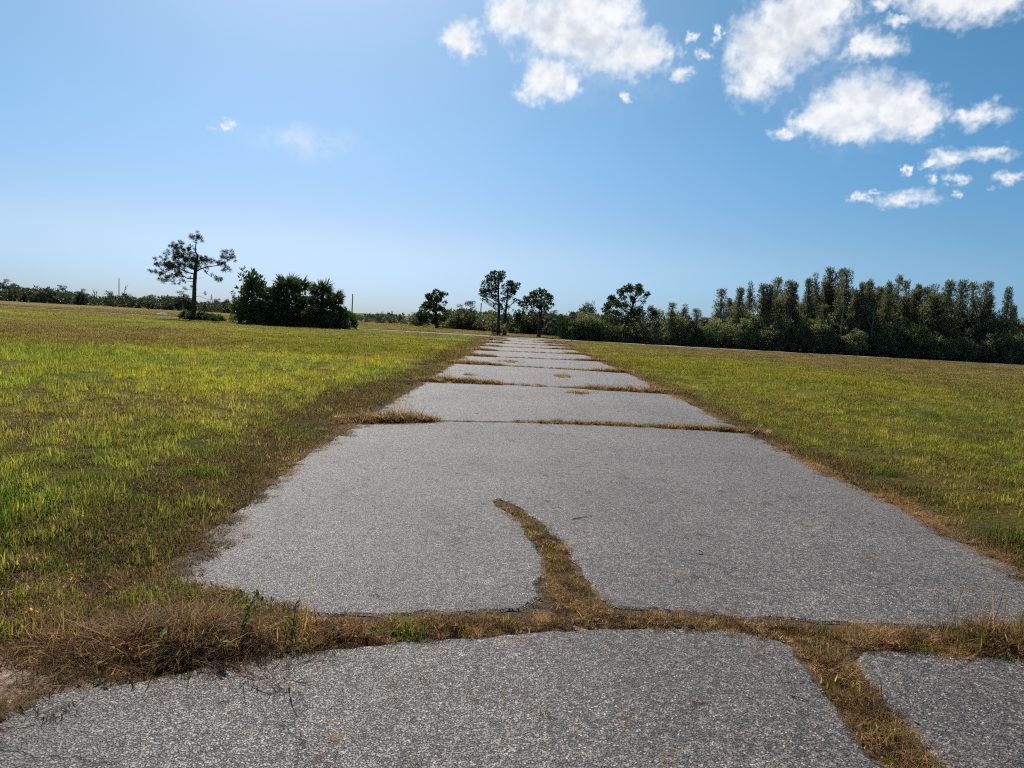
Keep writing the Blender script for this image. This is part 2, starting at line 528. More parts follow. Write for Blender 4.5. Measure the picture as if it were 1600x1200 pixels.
CROSS = [(400, 74.0), (120, 72.2), (30, 71.4), (0, 71.2), (-18, 71.2), (-40, 78.5), (-62, 88.5), (-120, 110), (-300, 165)]
CXS = np.array([c[0] for c in CROSS][::-1], float)
CYS = np.array([c[1] for c in CROSS][::-1], float)


def edge_dist(x, y):
    """signed distance to the road's edge, positive outside"""
    d = np.maximum(xl(y) - x, x - xr(y))
    d = np.maximum(d, np.where(y > 70, y - 70, -9))
    dc = np.abs(y - np.interp(x, CXS, CYS)) * 0.93 - 2.7
    return np.minimum(d, dc)


def gheight(x, y):
    d = edge_dist(x, y)
    z = np.interp(d, [-9, -0.02, 0.05, 0.4, 1.2, 4], [-0.016, -0.015, -0.013, -0.004, 0.012, 0.03])
    out = np.clip(d / 2.0, 0, 1)
    z = z + out * ((fbm(x * 0.9, y * 0.9, 5) - 0.5) * 0.07 + (fbm(x * 0.12, y * 0.12, 9) - 0.5) * 0.22)
    return z


def gauss(x, y, cx, cy, rx, ry):
    return np.exp(-((x - cx) / rx) ** 2 - ((y - cy) / ry) ** 2)


GREEN = np.array((0.150, 0.190, 0.022))
LIME = np.array((0.285, 0.270, 0.034))
OLIVE = np.array((0.150, 0.135, 0.036))
TAN = np.array((0.245, 0.190, 0.072))
BROWN = np.array((0.115, 0.083, 0.036))
STRAW = np.array((0.50, 0.33, 0.185))
SAND = np.array((0.34, 0.27, 0.215))


def field_colour(x, y):
    """what the turf is like there: living, yellow, dry"""
    x, y = np.asarray(x, float), np.asarray(y, float)
    d = edge_dist(x, y)
    n1 = fbm(x * 0.16, y * 0.10, 21)
    n2 = fbm(x * 0.7, y * 0.45, 31)
    n3 = fbm(x * 2.2, y * 2.2, 41)
    left = x < 0
    # dryness by place
    dry = np.where(left, 0.25, 0.48)
    dry = dry + (n1 - 0.5) * 1.4 + (n2 - 0.5) * 1.25
    dry += 0.95 * gauss(x, y, -15, 28, 6, 4.5) + 0.7 * gauss(x, y, -25, 36, 8, 6)
    dry -= 0.6 * gauss(x, y, -8, 17, 4, 5) + 0.6 * gauss(x, y, -24, 53, 14, 5) + 0.6 * gauss(x, y, -6, 45, 4, 18)
    dry -= 0.95 * gauss(x, y, 9.5, 31, 5, 10) + 0.25 * gauss(x, y, 8, 14, 4, 6)
    dry += np.where(left, 0, 0.75 * np.clip((y - 40 + (x - 12) * 0.35) / 10, 0, 1) * np.clip((x - 9) / 6, 0, 1))
    dry += np.where(y > 60, np.clip((y - 66) / 8, 0, 0.55), 0)
    dry = np.clip(dry, 0, 1)[:, None]
    yel = np.clip(0.62 + (fbm(x * 0.3, y * 0.2, 51) - 0.5) * 2.2 + (n3 - .5) * 0.8, 0, 1)[:, None]
    live = GREEN * (1 - yel) + LIME * yel
    dead = TAN * np.clip(n3 * 1.4, 0, 1)[:, None] + BROWN * (1 - np.clip(n3 * 1.4, 0, 1))[:, None]
    c = live * (1 - dry) + dead * dry
    # strip turned yellow along the mower's track
    tr = (np.exp(-((x + 4.75 + 0.5 * (n1 - 0.5)) / 0.45) ** 2) * np.clip((y - 10) / 4, 0, 1) * np.clip((34 - y) / 6, 0, 1) * np.clip(n2 * 2.2 - .35, 0, 1))[:, None]
    c = c * (1 - 0.75 * tr) + np.array((0.32, 0.215, 0.04)) * 0.75 * tr
    c = c * 0.8 + OLIVE * 0.2
    c = c * (0.72 + 0.56 * fbm(x * 1.5, y * 1.1, 47))[:, None]
    c = np.where(left[:, None], c, c * 0.88)
    # dead turf along the road
    w = np.where(left, 0.75, 0.32) + (n2 - 0.5) * np.where(left, 1.2, 0.5)
    verge = np.clip(1.15 - (d - w) / np.where(left, 0.7, 0.35), 0, 1)
    verge = verge * np.clip(0.5 + n3, 0, 1) * np.where(d > 0, 1, 1)
    deadv = BROWN * 0.95
    c = c * (1 - verge[:, None] * 0.88) + deadv * verge[:, None] * 0.88
    return c, dry[:, 0], verge


def build_ground():
    xs = np.concatenate([-np.geomspace(7, 5000, 70)[::-1], np.arange(-6.9, 7.0, 0.1), np.geomspace(7, 5000, 70)])
    ys = np.concatenate([[-400, -150, -60, -25, -12, -6, -3, -1.5, -0.7], np.arange(0, 14, 0.1), np.geomspace(14, 6000, 190)])
    X, Y = np.meshgrid(xs, ys)
    x, y = X.ravel(), Y.ravel()
    z = gheight(x, y)
    nx, ny = len(xs), len(ys)
    i, j = np.meshgrid(np.arange(ny - 1), np.arange(nx - 1), indexing='ij')
    q = np.stack([i * nx + j, i * nx + j + 1, (i + 1) * nx + j + 1, (i + 1) * nx + j], -1).reshape(-1, 4)
    mb = MB()
    mb.add(np.stack([x, y, z], 1), q)
    me = mb.mesh('ground', M_GROUND, True)
    c, dry, verge = field_colour(x, y)
    d = edge_dist(x, y)
    # under and beside the slabs: bare sandy soil
    soil = np.clip(1 - d / 0.25, 0, 1)[:, None]
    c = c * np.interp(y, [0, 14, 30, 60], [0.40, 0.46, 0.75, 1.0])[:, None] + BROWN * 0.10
    c = c * (1 - soil) + (SAND * 0.25 + BROWN * 0.4) * soil
    sand = (gauss(x, y, -2.2, 2.70, 0.75, 0.5) * (0.55 + fbm(x * 3, y * 3, 3)))[:, None]
    sand = np.clip(sand * 1.4, 0, 1)
    c = c * (1 - sand) + SAND * sand
    far = np.clip((y - 90) / 100, 0, 1)[:, None]
    c = c * (1 - far) + np.array((0.13, 0.115, 0.05)) * far
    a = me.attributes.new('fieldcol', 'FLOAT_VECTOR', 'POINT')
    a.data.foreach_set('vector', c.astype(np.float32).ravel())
    o = link('ground', me)
    tag(o, 'grassy field of green, yellow and dry brown turf around the old road', kind='structure')


def jag(poly, step=0.07, amp=0.02, seed=0, far=0):
    """closed outline cut into short pieces with a crumbled edge"""
    out = []
    n = len(poly)
    for k in range(n):
        a, b = np.array(poly[k], float), np.array(poly[(k + 1) % n], float)
        ln = np.linalg.norm(b - a)
        st = step * (1 + max(a[1], 0) / 12.0)
        m = max(1, int(ln / st))
        nr = np.array([-(b - a)[1], (b - a)[0]]) / (ln + 1e-9)
        for s in range(m):
            p = a + (b - a) * s / m
            o = (fbm(p[0] * 3.3 + seed, p[1] * 3.3, 61) - 0.5) * 3.0 + (vnoise(p[0] * 11, p[1] * 11, 62) - 0.5) * 1.5 + (vnoise(p[0] * 29, p[1] * 29, 63) - 0.5) * 0.9
            out.append(p + nr * o * amp)
    return out


def slab_mesh(poly, seed):
    bm = bmesh.new()
    pts = jag(poly, 0.05, 0.034, seed)
    n = len(pts)
    area = sum(pts[i][0] * pts[(i + 1) % n][1] - pts[(i + 1) % n][0] * pts[i][1] for i in range(n))
    sg = 1.0 if area > 0 else -1.0
    ins = []
    for i in range(n):
        t = np.array(pts[(i + 2) % n]) - np.array(pts[i - 2])
        nr = sg * np.array((-t[1], t[0])) / (np.linalg.norm(t) + 1e-9)
        ins.append(np.array(pts[i]) + nr * (0.012 + 0.016 * float(vnoise(pts[i][0] * 23, pts[i][1] * 23, 64))))
    top = [bm.verts.new((p[0], p[1], 0.0)) for p in ins]
    f = bm.faces.new(top)
    if f.normal.z < 0:
        f.normal_flip()
    bm.normal_update()
    if f.normal.z < 0:
        bmesh.ops.reverse_faces(bm, faces=[f])
    mid = [bm.verts.new((p[0], p[1], -0.007 - 0.008 * float(vnoise(p[0] * 31, p[1] * 31, 65)))) for p in pts]
    low = [bm.verts.new((p[0], p[1], -0.055)) for p in pts]
    for i in range(n):
        bm.faces.new((top[i], top[(i + 1) % n], mid[(i + 1) % n], mid[i]))
        bm.faces.new((mid[i], mid[(i + 1) % n], low[(i + 1) % n], low[i]))
    bmesh.ops.recalc_face_normals(bm, faces=bm.faces)
    bm.faces.ensure_lookup_table()
    if bm.faces[0].normal.z < 0:
        bmesh.ops.reverse_faces(bm, faces=bm.faces)
    bmesh.ops.triangulate(bm, faces=[bm.faces[0]], ngon_method='BEAUTY')
    me = bpy.data.meshes.new('asphalt_slab')
    bm.to_mesh(me)
    bm.free()
    me.materials.append(M_ASPH)
    SLAB_EDGE.extend([p for p in pts if p[1] < 14 and p[1] > 1.5])
    return me


SLAB_EDGE = []
# transverse joints: (y at left edge, y at right edge)
JOINTS = [(10.55, 11.62), (17.6, 18.15), (25.3, 25.5), (31.0, 32.6), (37.2, 39.0), (43.6, 45.4), (50.2, 51.4), (57.0, 57.6), (63.2, 63.6)]


def build_road():
    road = link('road', None)
    tag(road, 'old grey asphalt road of cracked slabs running straight to the crossing', kind='structure')
    polys = []
    polys.append([(-2.1, -4), (1.40, -4), (1.42, 2.0), (1.45, 2.55), (1.48, 2.76), (1.51, 3.11), (1.545, 3.38), (1.53, 3.55), (1.43, 3.67), (1.12, 3.74), (.41, 3.65),
                  (-.25, 3.45), (-1.04, 3.19), (-1.5, 2.94), (-1.80, 2.74), (-1.97, 2.48), (-2.1, 1.8)])
    polys.append([(1.66, -4), (3.8, -4), (3.8, 3.5), (3.3, 3.60), (2.76, 3.60), (1.9, 3.57), (1.80, 3.4), (1.76, 2.98), (1.73, 2.57), (1.70, 2.0)])
    j0 = [(-1.95, 3.95), (-1.6, 3.72), (-1.1, 3.62), (-.54, 3.70), (0.12, 3.86), (0.22, 4.05), (0.29, 4.52), (0.24, 5.04), (0.13, 5.61), (-0.11, 6.2), (-.06, 6.3), (0.06, 6.2),
          (0.33, 5.54), (0.47, 4.80), (0.58, 4.12), (0.70, 3.95), (1.35, 3.93), (2.22, 3.88), (2.97, 3.93), (3.75, 4.0)]
    g = 0.04
    low = j0
    for k, (a, b) in enumerate(JOINTS + [(69.2, 69.4)]):
        y0, y1 = low[0][1], low[-1][1]
        left = [(float(xl(y)), float(y)) for y in YL if y0 + 0.3 < y < a - 0.3]
        right = [(float(xr(y)), float(y)) for y in YR if y1 + 0.3 < y < b - 0.3]
        up = []
        for s in np.linspace(0, 1, 7):
            y = a + (b - a) * s + (0.35 * math.sin(s * 3.1) if k == 0 else 0.12 * math.sin(s * 3 + k))
            x = xl(a) + 0.03 + (xr(b) - xl(a) - 0.06) * s
            up.append((float(x), float(y)))
        poly = low + right + [(x, y - g) for x, y in up][::-1] + left[::-1]
        polys.append(poly)
        low = [(x, y + g * (1 + (0.6 if i in (0, 6) else 0))) for i, (x, y) in enumerate(up)]
    for k, p in enumerate(polys):
        o = link('asphalt_slab', slab_mesh(p, k), road)
    # the crossing road: one strip with slightly ragged sides
    mb = MB()
    xs = np.concatenate([np.linspace(-300, -62, 40), np.linspace(-60, 60, 160), np.linspace(65, 400, 40)])
    yc = np.interp(xs, CXS, CYS)
    rows = []
    for off, z in ((-2.6, -0.07), (-2.55, 0.012), (2.55, 0.012), (2.6, -0.07)):
        yy = yc + off * np.interp(xs, [-60, -14, -4], [0.32, 0.5, 1.05]) + (fbm(xs * 0.8, xs * 0 + off, 71) - 0.5) * 0.4
        rows.append(np.stack([xs, yy, np.full(len(xs), z)], 1))
    n = len(xs)
    q = []
    for r in range(3):
        for i in range(n - 1):
            q.append((r * n + i, r * n + i + 1, (r + 1) * n + i + 1, (r + 1) * n + i))
    mb.add(np.vstack(rows), q)
    o = link('cross_road', mb.mesh('cross_road', M_CROSS))
    tag(o, 'narrow pale road crossing the far end between field and trees', kind='structure')


build_ground()
build_road()

# ------------------------------------------------------------------ grass, weeds and straw
PROTO = bpy.data.collections.new('blade_shapes')


def tuft(name, rng, n, h, spread, lean, width, curl, segs=3, hvar=0.5):
    mb = MB()
    for k in range(n):
        a = rng.uniform(0, 2 * math.pi)
        r = spread * math.sqrt(rng.uniform())
        b = np.array((r * math.cos(a), r * math.sin(a), -0.012))
        az = rng.uniform(0, 2 * math.pi)
        ln = h * (1 + hvar * rng.uniform(-1, 1))
        th = abs(rng.normal(0, 1)) * lean if lean < 1.2 else rng.normal(lean, 0.28)
        th = max(0.0, min(th, 1.52))
        w = width * rng.uniform(0.4, 1.6)
        d = np.array((math.cos(az), math.sin(az), 0))
        sd = np.array((-math.sin(az + rng.normal(0, .5)), math.cos(az), 0))
        p = b.copy()
        vs, tp = [], []
        drift = rng.normal(0, 0.35)
        for s in range(segs + 1):
            f = s / segs
            ww = w * (1 - f) ** 0.7
            if s == segs:
                vs.append(p.copy())
                tp.append(1)
            else:
                vs += [p - sd * ww / 2, p + sd * ww / 2]
                tp += [f, f]
            t2 = th + curl * f * f * (1 + 0.6 * rng.normal())
            step = ln / segs
            p = p + step * (math.sin(t2) * (d + sd * drift * f) + np.array((0, 0, math.cos(t2))))
            p[2] = max(p[2], 0.002 + 0.01 * rng.uniform())
        q = [(2 * s, 2 * s + 1, 2 * s + 3, 2 * s + 2) for s in range(segs - 1)]
        tr = [(2 * segs - 2, 2 * segs - 1, 2 * segs)]
        mb.add(vs, q, tr, rnd=np.full(len(vs), rng.uniform()), tip=tp)
    o = bpy.data.objects.new(name, mb.mesh(name, M_BLADE))
    PROTO.objects.link(o)


KINDS = {}


def protos():
    r = np.random.default_rng(3)
    k = 0

    def many(kind, cnt, *a, **kw):
        nonlocal k
        KINDS[kind] = (k, cnt)
        for _ in range(cnt):
            tuft('blades_%02d' % k, r, *a, **kw)
            k += 1
    many('green', 4, 40, 0.068, 0.085, 0.32, 0.0064, 0.5)
    many('turf', 4, 90, 0.038, 0.13, 0.95, 0.0050, 0.9)
    many('straw', 4, 56, 0.075, 0.09, 1.28, 0.0042, 0.35, hvar=0.8)
    many('tangle', 4, 46, 0.170, 0.15, 1.22, 0.0058, 0.6, segs=5, hvar=0.85)
    many('chaff', 3, 46, 0.034, 0.09, 1.32, 0.0085, 0.5, segs=2, hvar=0.7)
    many('dead', 4, 44, 0.080, 0.07, 0.80, 0.0036, 1.3, hvar=0.7)
    many('far', 4, 120, 0.080, 0.30, 0.40, 0.0120, 0.5)
    many('lush', 3, 34, 0.150, 0.06, 0.45, 0.0085, 1.1, segs=4)
    many('stalk', 3, 9, 0.26, 0.05, 0.28, 0.0030, 0.35)


protos()


def grit_protos():
    m, t = material('loose_grit')
    c = t.n('ShaderNodeAttribute', attribute_name='col', attribute_type='INSTANCER').outputs['Vector']
    pr = t.n('ShaderNodeBsdfPrincipled', {'Base Color': c, 'Roughness': 0.85, 'Specular IOR Level': 0.2})
    t.n('ShaderNodeOutputMaterial', {0: pr.outputs[0]})
    r = np.random.default_rng(9)
    k0 = sum(c for _, c in KINDS.values())
    KINDS['grit'] = (k0, 3)
    for k in range(3):
        bm = bmesh.new()
        bmesh.ops.create_icosphere(bm, subdivisions=1, radius=0.01)
        for v in bm.verts:
            v.co *= r.uniform(0.65, 1.2)
            v.co.z *= 0.6
        me = bpy.data.meshes.new('blades_%02d' % (k0 + k))
        bm.to_mesh(me)
        bm.free()
        me.materials.append(m)
        PROTO.objects.link(bpy.data.objects.new('blades_%02d' % (k0 + k), me))


grit_protos()


def gn_scatter():
    g = bpy.data.node_groups.new('scatter', 'GeometryNodeTree')
    g.interface.new_socket('Geometry', in_out='INPUT', socket_type='NodeSocketGeometry')
    g.interface.new_socket('Geometry', in_out='OUTPUT', socket_type='NodeSocketGeometry')
    t = NT(g)
    gi = t.n('NodeGroupInput')
    ci = t.n('GeometryNodeCollectionInfo', {'Collection': PROTO, 'Separate Children': True, 'Reset Children': True})
    na = lambda nm, ty: t.n('GeometryNodeInputNamedAttribute', {'Name': nm}, data_type=ty)
    ix, rt, sc = na('idx', 'INT'), na('rot', 'FLOAT_VECTOR'), na('scl', 'FLOAT_VECTOR')
    ip = t.n('GeometryNodeInstanceOnPoints', {'Points': gi.outputs[0], 'Instance': ci.outputs[0], 'Pick Instance': True,
                                              'Instance Index': ix.outputs[0], 'Scale': sc.outputs[0]})
    er = t.n('FunctionNodeEulerToRotation', {0: rt.outputs[0]})
    g.links.new(er.outputs[0], ip.inputs['Rotation'])
    go = t.n('NodeGroupOutput')
    g.links.new(ip.outputs[0], go.inputs[0])
    return g


GN = gn_scatter()


class Pts:
    def __init__(self):
        self.p, self.i, self.s, self.c = [], [], [], []

    def add(self, x, y, kind, scale, col, z=None, rng=RNG, zs=None):
        n = len(x)
        if n == 0:
            return
        z = gheight(x, y) if z is None else z
        k0, cnt = KINDS[kind]
        self.p.append(np.stack([x, y, np.broadcast_to(z, (n,))], 1))
        self.i.append(k0 + rng.integers(0, cnt, n))
        s = np.broadcast_to(np.asarray(scale, float), (n,))
        zz = s if zs is None else s * zs
        self.s.append(np.stack([s, s, zz], 1))
        self.c.append(np.broadcast_to(col, (n, 3)))

    def build(self, name, label, rng=RNG):
        p = np.vstack(self.p)
        n = len(p)
        me = bpy.data.meshes.new(name)
        me.vertices.add(n)
        me.vertices.foreach_set('co', p.astype(np.float32).ravel())
        a = me.attributes.new('idx', 'INT', 'POINT')
        a.data.foreach_set('value', np.concatenate(self.i).astype(np.int32))
        rot = np.stack([rng.normal(0, .08, n), rng.normal(0, .08, n), rng.uniform(0, 6.283, n)], 1)
        for nm, arr in (('rot', rot), ('scl', np.vstack(self.s)), ('col', np.vstack(self.c))):
            a = me.attributes.new(nm, 'FLOAT_VECTOR', 'POINT')
            a.data.foreach_set('vector', arr.astype(np.float32).ravel())
        me.materials.append(M_BLADE)
        o = link(name, me)
        md = o.modifiers.new('scatter', 'NODES')
        md.node_group = GN
        return tag(o, label, kind='stuff')


def polar(rng, r0, r1, dens, amax=44):
    """points in the wedge before the camera with dens(r) per square metre"""
    n = int(dens * math.radians(2 * amax) * (r1 * r1 - r0 * r0) / 2)
    r = np.sqrt(rng.uniform(r0 * r0, r1 * r1, n))
    a = np.radians(rng.uniform(-amax, amax, n))
    return r * np.sin(a), r * np.cos(a)


def build_grass():
    rng = np.random.default_rng(11)
    parts = {-1: Pts(), 1: Pts()}
    rs = [1.6, 3, 4.5, 6, 8, 11, 15, 20, 27, 36, 48, 64, 85, 130]
    for r0, r1 in zip(rs[:-1], rs[1:]):
        d = 0.5 * (r0 + r1)
        dens = min(110, 1000 / d ** 1.22)
        x, y = polar(rng, r0, r1, dens, 60 if r1 < 7 else 44)
        e = edge_dist(x, y)
        keep = e > 0.0 + 0.10 * rng.uniform(size=len(x))
        x, y = x[keep], y[keep]
        if len(x) == 0:
            continue
        c, dry, verge = field_colour(x, y)
        n = len(x)
        u = rng.uniform(size=n)
        patch = fbm(x * 1.1, y * 1.1, 81)
        sand = gauss(x, y, -2.2, 2.72, 0.55, 0.40)
        ok = rng.uniform(size=n) > sand * 1.3
        # bare holes in the sward
        hole = patch < 0.40
        ok &= ~(hole & (u < 0.75))
        jit = rng.uniform(0.6, 1.4, (n, 1)) * np.where(rng.uniform(size=(n, 1)) < 0.035, np.array((1.4, 1.0, 0.8)), 1.0)
        for side in (-1, 1):
            sd = (np.sign(x) == side) & ok
            P = parts[side]
            if d < 24:
                up = 1.1 if side < 0 else 0.8
                live = (1 - verge * 0.93) * (1 - 0.55 * dry)
                if side > 0:
                    live = live * 0.55
                g = sd & (u < live * 0.72)
                gc = (GREEN * 0.55 + c * 0.95) * jit
                P.add(x[g], y[g], 'green', up * rng.uniform(0.6, 1.35, g.sum()) * (1 + d * 0.02), gc[g], rng=rng, zs=rng.uniform(0.7, 1.1, g.sum()))
                g2 = sd & (u >= live * 0.72) & (u < 0.88)
                P.add(x[g2], y[g2], 'turf', rng.uniform(0.8, 1.6, g2.sum()) * (1 + d * 0.015), (c * jit * 0.85)[g2], rng=rng)
                g3 = sd & (u >= 0.88)
                P.add(x[g3], y[g3], 'straw', rng.uniform(0.6, 1.1, g3.sum()), ((BROWN * 0.5 + TAN * 0.7) * jit)[g3], rng=rng)
            else:
                P.add(x[sd], y[sd], 'far', (rng.uniform(0.7, 1.3, n) * (0.8 + d * 0.012))[sd], (c * jit)[sd], rng=rng, zs=0.8 if d < 34 else (0.5 if d < 50 else 0.28))
    # denser thatch close by on the left
    x = rng.uniform(-5.5, -1.7, 4200)
    y = rng.uniform(2.2, 9.5, 4200)
    e = edge_dist(x, y)
    c, dry, verge = field_colour(x, y)
    k = (e > 0.03) & (rng.uniform(size=len(x)) < verge * 0.9) & (rng.uniform(size=len(x)) > 1.3 * gauss(x, y, -2.2, 2.72, 0.55, 0.40))
    x, y, c = x[k], y[k], c[k]
    n = len(x)
    mixc = np.where(rng.uniform(size=(n, 1)) < 0.40, GREEN * 0.7, np.where(rng.uniform(size=(n, 1)) < 0.3, STRAW * 0.8, BROWN * 0.85 + TAN * 0.15)) * rng.uniform(0.6, 1.4, (n, 1))
    u = rng.uniform(size=n)
    for kind, a, b in (('turf', 0, .55), ('straw', .55, .72), ('chaff', .72, .93), ('dead', .93, 1.0)):
        g = (u >= a) & (u < b)
        parts[-1].add(x[g], y[g], kind, rng.uniform(0.6, 1.2, g.sum()), mixc[g], rng=rng)
    # fresh clumps standing out of the turf
    for cx, cy, m in [(-3.55, 4.75, 26), (-3.85, 5.15, 24), (-2.75, 3.9, 10), (-3.0, 5.6, 20), (-2.9, 6.6, 22), (-3.3, 7.6, 22), (-4.2, 7.0, 20), (-4.7, 5.9, 22), (-3.7, 6.1, 16), (-4.1, 8.8, 18), (-2.85, 9.2, 16)]:
        xx, yy = cx + rng.normal(0, .17, m), cy + rng.normal(0, .17, m)
        k = edge_dist(xx, yy) > 0.1
        xx, yy = xx[k], yy[k]
        parts[-1].add(xx, yy, 'lush' if m > 23 else 'green', rng.uniform(0.6, 1.15, len(xx)), np.array((0.085, 0.15, 0.02)) * rng.uniform(0.7, 1.3, (len(xx), 1)), rng=rng, zs=1.0)
    for cx, cy, m in [(4.35, 5.75, 30), (4.6, 8.5, 12)]:
        xx, yy = cx + rng.normal(0, .12, m), cy + rng.normal(0, .10, m)
        parts[1].add(xx, yy, 'green', rng.uniform(0.8, 1.3, m), np.array((0.05, 0.085, 0.015)) * rng.uniform(0.7, 1.3, (m, 1)), rng=rng)
    parts[-1].build('field_grass', 'green and yellow grass of the field left of the road')
    parts[1].build('field_grass', 'shorter olive green grass of the field right of the road')
    # straw and dead blades lying along both road edges
    P1, P2 = Pts(), Pts()
    for side, P in ((-1, P1), (1, P2)):
        n = 3400 if side > 0 else 2200
        y = 2.2 + (66 - 2.2) * rng.uniform(size=n) ** 2.3
        if side > 0:
            off = rng.normal(0.07, 0.075, n) + (fbm(y * 1.3, y * 0, 91) - 0.5) * 0.26
            x = xr(y) + off
        else:
            off = rng.normal(0.05, 0.08, n) + (fbm(y * 1.3, y * 0, 92) - 0.5) * 0.25
            x = xl(y) - off
        orange = np.clip(fbm(y * 0.9, y * 0 + side, 95) * 1.7 - 0.35, 0, 1)[:, None]
        if side < 0:
            orange = orange * 0.6
        col = (STRAW * np.array((1.0, .92, .82)) * orange + (BROWN * 0.9) * (1 - orange)) * rng.uniform(0.45, 1.35, (n, 1))
        u = rng.uniform(size=n)
        if side < 0:
            u = np.where((y < 2.95) & (rng.uniform(size=n) < 0.85), 9.0, u)
        g = (u < 0.86)
        z = np.maximum(gheight(x, y), np.where(edge_dist(x, y) < 0, 0.002, -1))
        P.add(x[g], y[g], 'straw', rng.uniform(0.5, 1.15, g.sum()), col[g], z=z[g], rng=rng, zs=0.7)
        g = (u >= 0.86) & (u < 2)
        P.add(x[g] + side * 0.12, y[g], 'dead', rng.uniform(0.4, 0.9, g.sum()), (col * 0.8)[g], rng=rng)
    P1.build('edge_straw', 'brown dead grass matted along the left road edge')
    P2.build('edge_straw', 'orange straw lying along the right road edge')


def strip(P, rng, line, dens, kinds, colour, z=-0.012, hs=1.0):
    """plants along a crack; line = (x, y, half width, height factor)"""
    L = np.array(line, float)
    seg = np.linalg.norm(np.diff(L[:, :2], axis=0), axis=1)
    wid = 0.5 * (L[1:, 2] + L[:-1, 2])
    area = seg * 2 * wid
    for k in range(len(seg)):
        n = rng.poisson(area[k] * dens)
        f = rng.uniform(size=n)
        q = L[k] + (L[k + 1] - L[k]) * f[:, None]
        d = (L[k + 1] - L[k])[:2] / (seg[k] + 1e-9)
        o = np.clip(rng.normal(0, 0.58, n), -1.5, 1.5)
        lump = (fbm(q[:, 0] * 5, q[:, 1] * 5, 101) - 0.5) * 1.2
        x = q[:, 0] - d[1] * (o + lump * 0.4) * q[:, 2]
        y = q[:, 1] + d[0] * (o + lump * 0.4) * q[:, 2]
        h = q[:, 3] * (1.15 - 0.55 * np.abs(o)) * (0.75 + 0.5 * fbm(x * 3, y * 3, 103))
        zz = np.where(np.abs(o) > 0.6, np.where(edge_dist(x, y) < 0, 0.003, z), z) * np.ones(n)
        u = rng.uniform(size=n)
        acc = 0
        for kind, pr, cols in kinds:
            g = (u >= acc) & (u < acc + pr)
            acc += pr
            m = g.sum()
            if m == 0:
                continue
            cc = np.array(cols)[rng.integers(0, len(cols), m)] * rng.uniform(0.6, 1.35, (m, 1))
            if kind == 'straw':
                rim = (np.abs(o[g]) > 0.7)[:, None] & (rng.uniform(size=(m, 1)) < 0.5)
                cc = np.where(rim, STRAW * np.array((1.0, .88, .78)) * rng.uniform(0.6, 1.1, (m, 1)), cc)
            lift = zz[g] + np.where(np.asarray(kind == 'straw'), rng.uniform(0, 1, m) * 0.055 * h[g], 0)
            P.add(x[g], y[g], kind, h[g] * rng.uniform(0.7, 1.2, m) * hs, cc, z=lift, rng=rng)


DRY = [np.array((0.17, 0.108, 0.050)), np.array((0.22, 0.122, 0.058)), np.array((0.30, 0.20, 0.095)), np.array((0.44, 0.27, 0.135)), np.array((0.30, 0.155, 0.075)), STRAW * 0.9, np.array((0.055, 0.036, 0.022)), np.array((0.075, 0.045, 0.025)), STRAW * 1.1]
DRYG = DRY + [OLIVE, OLIVE * 0.8]
GRN = [GREEN, GREEN * 0.8, OLIVE]
KD = [('straw', 0.40, DRY), ('chaff', 0.22, DRY), ('dead', 0.18, DRYG), ('turf', 0.14, DRYG), ('green', 0.06, GRN)]
KD_G = [('straw', 0.38, DRY), ('chaff', 0.20, DRY), ('dead', 0.15, DRYG), ('turf', 0.18, DRYG), ('green', 0.09, GRN)]


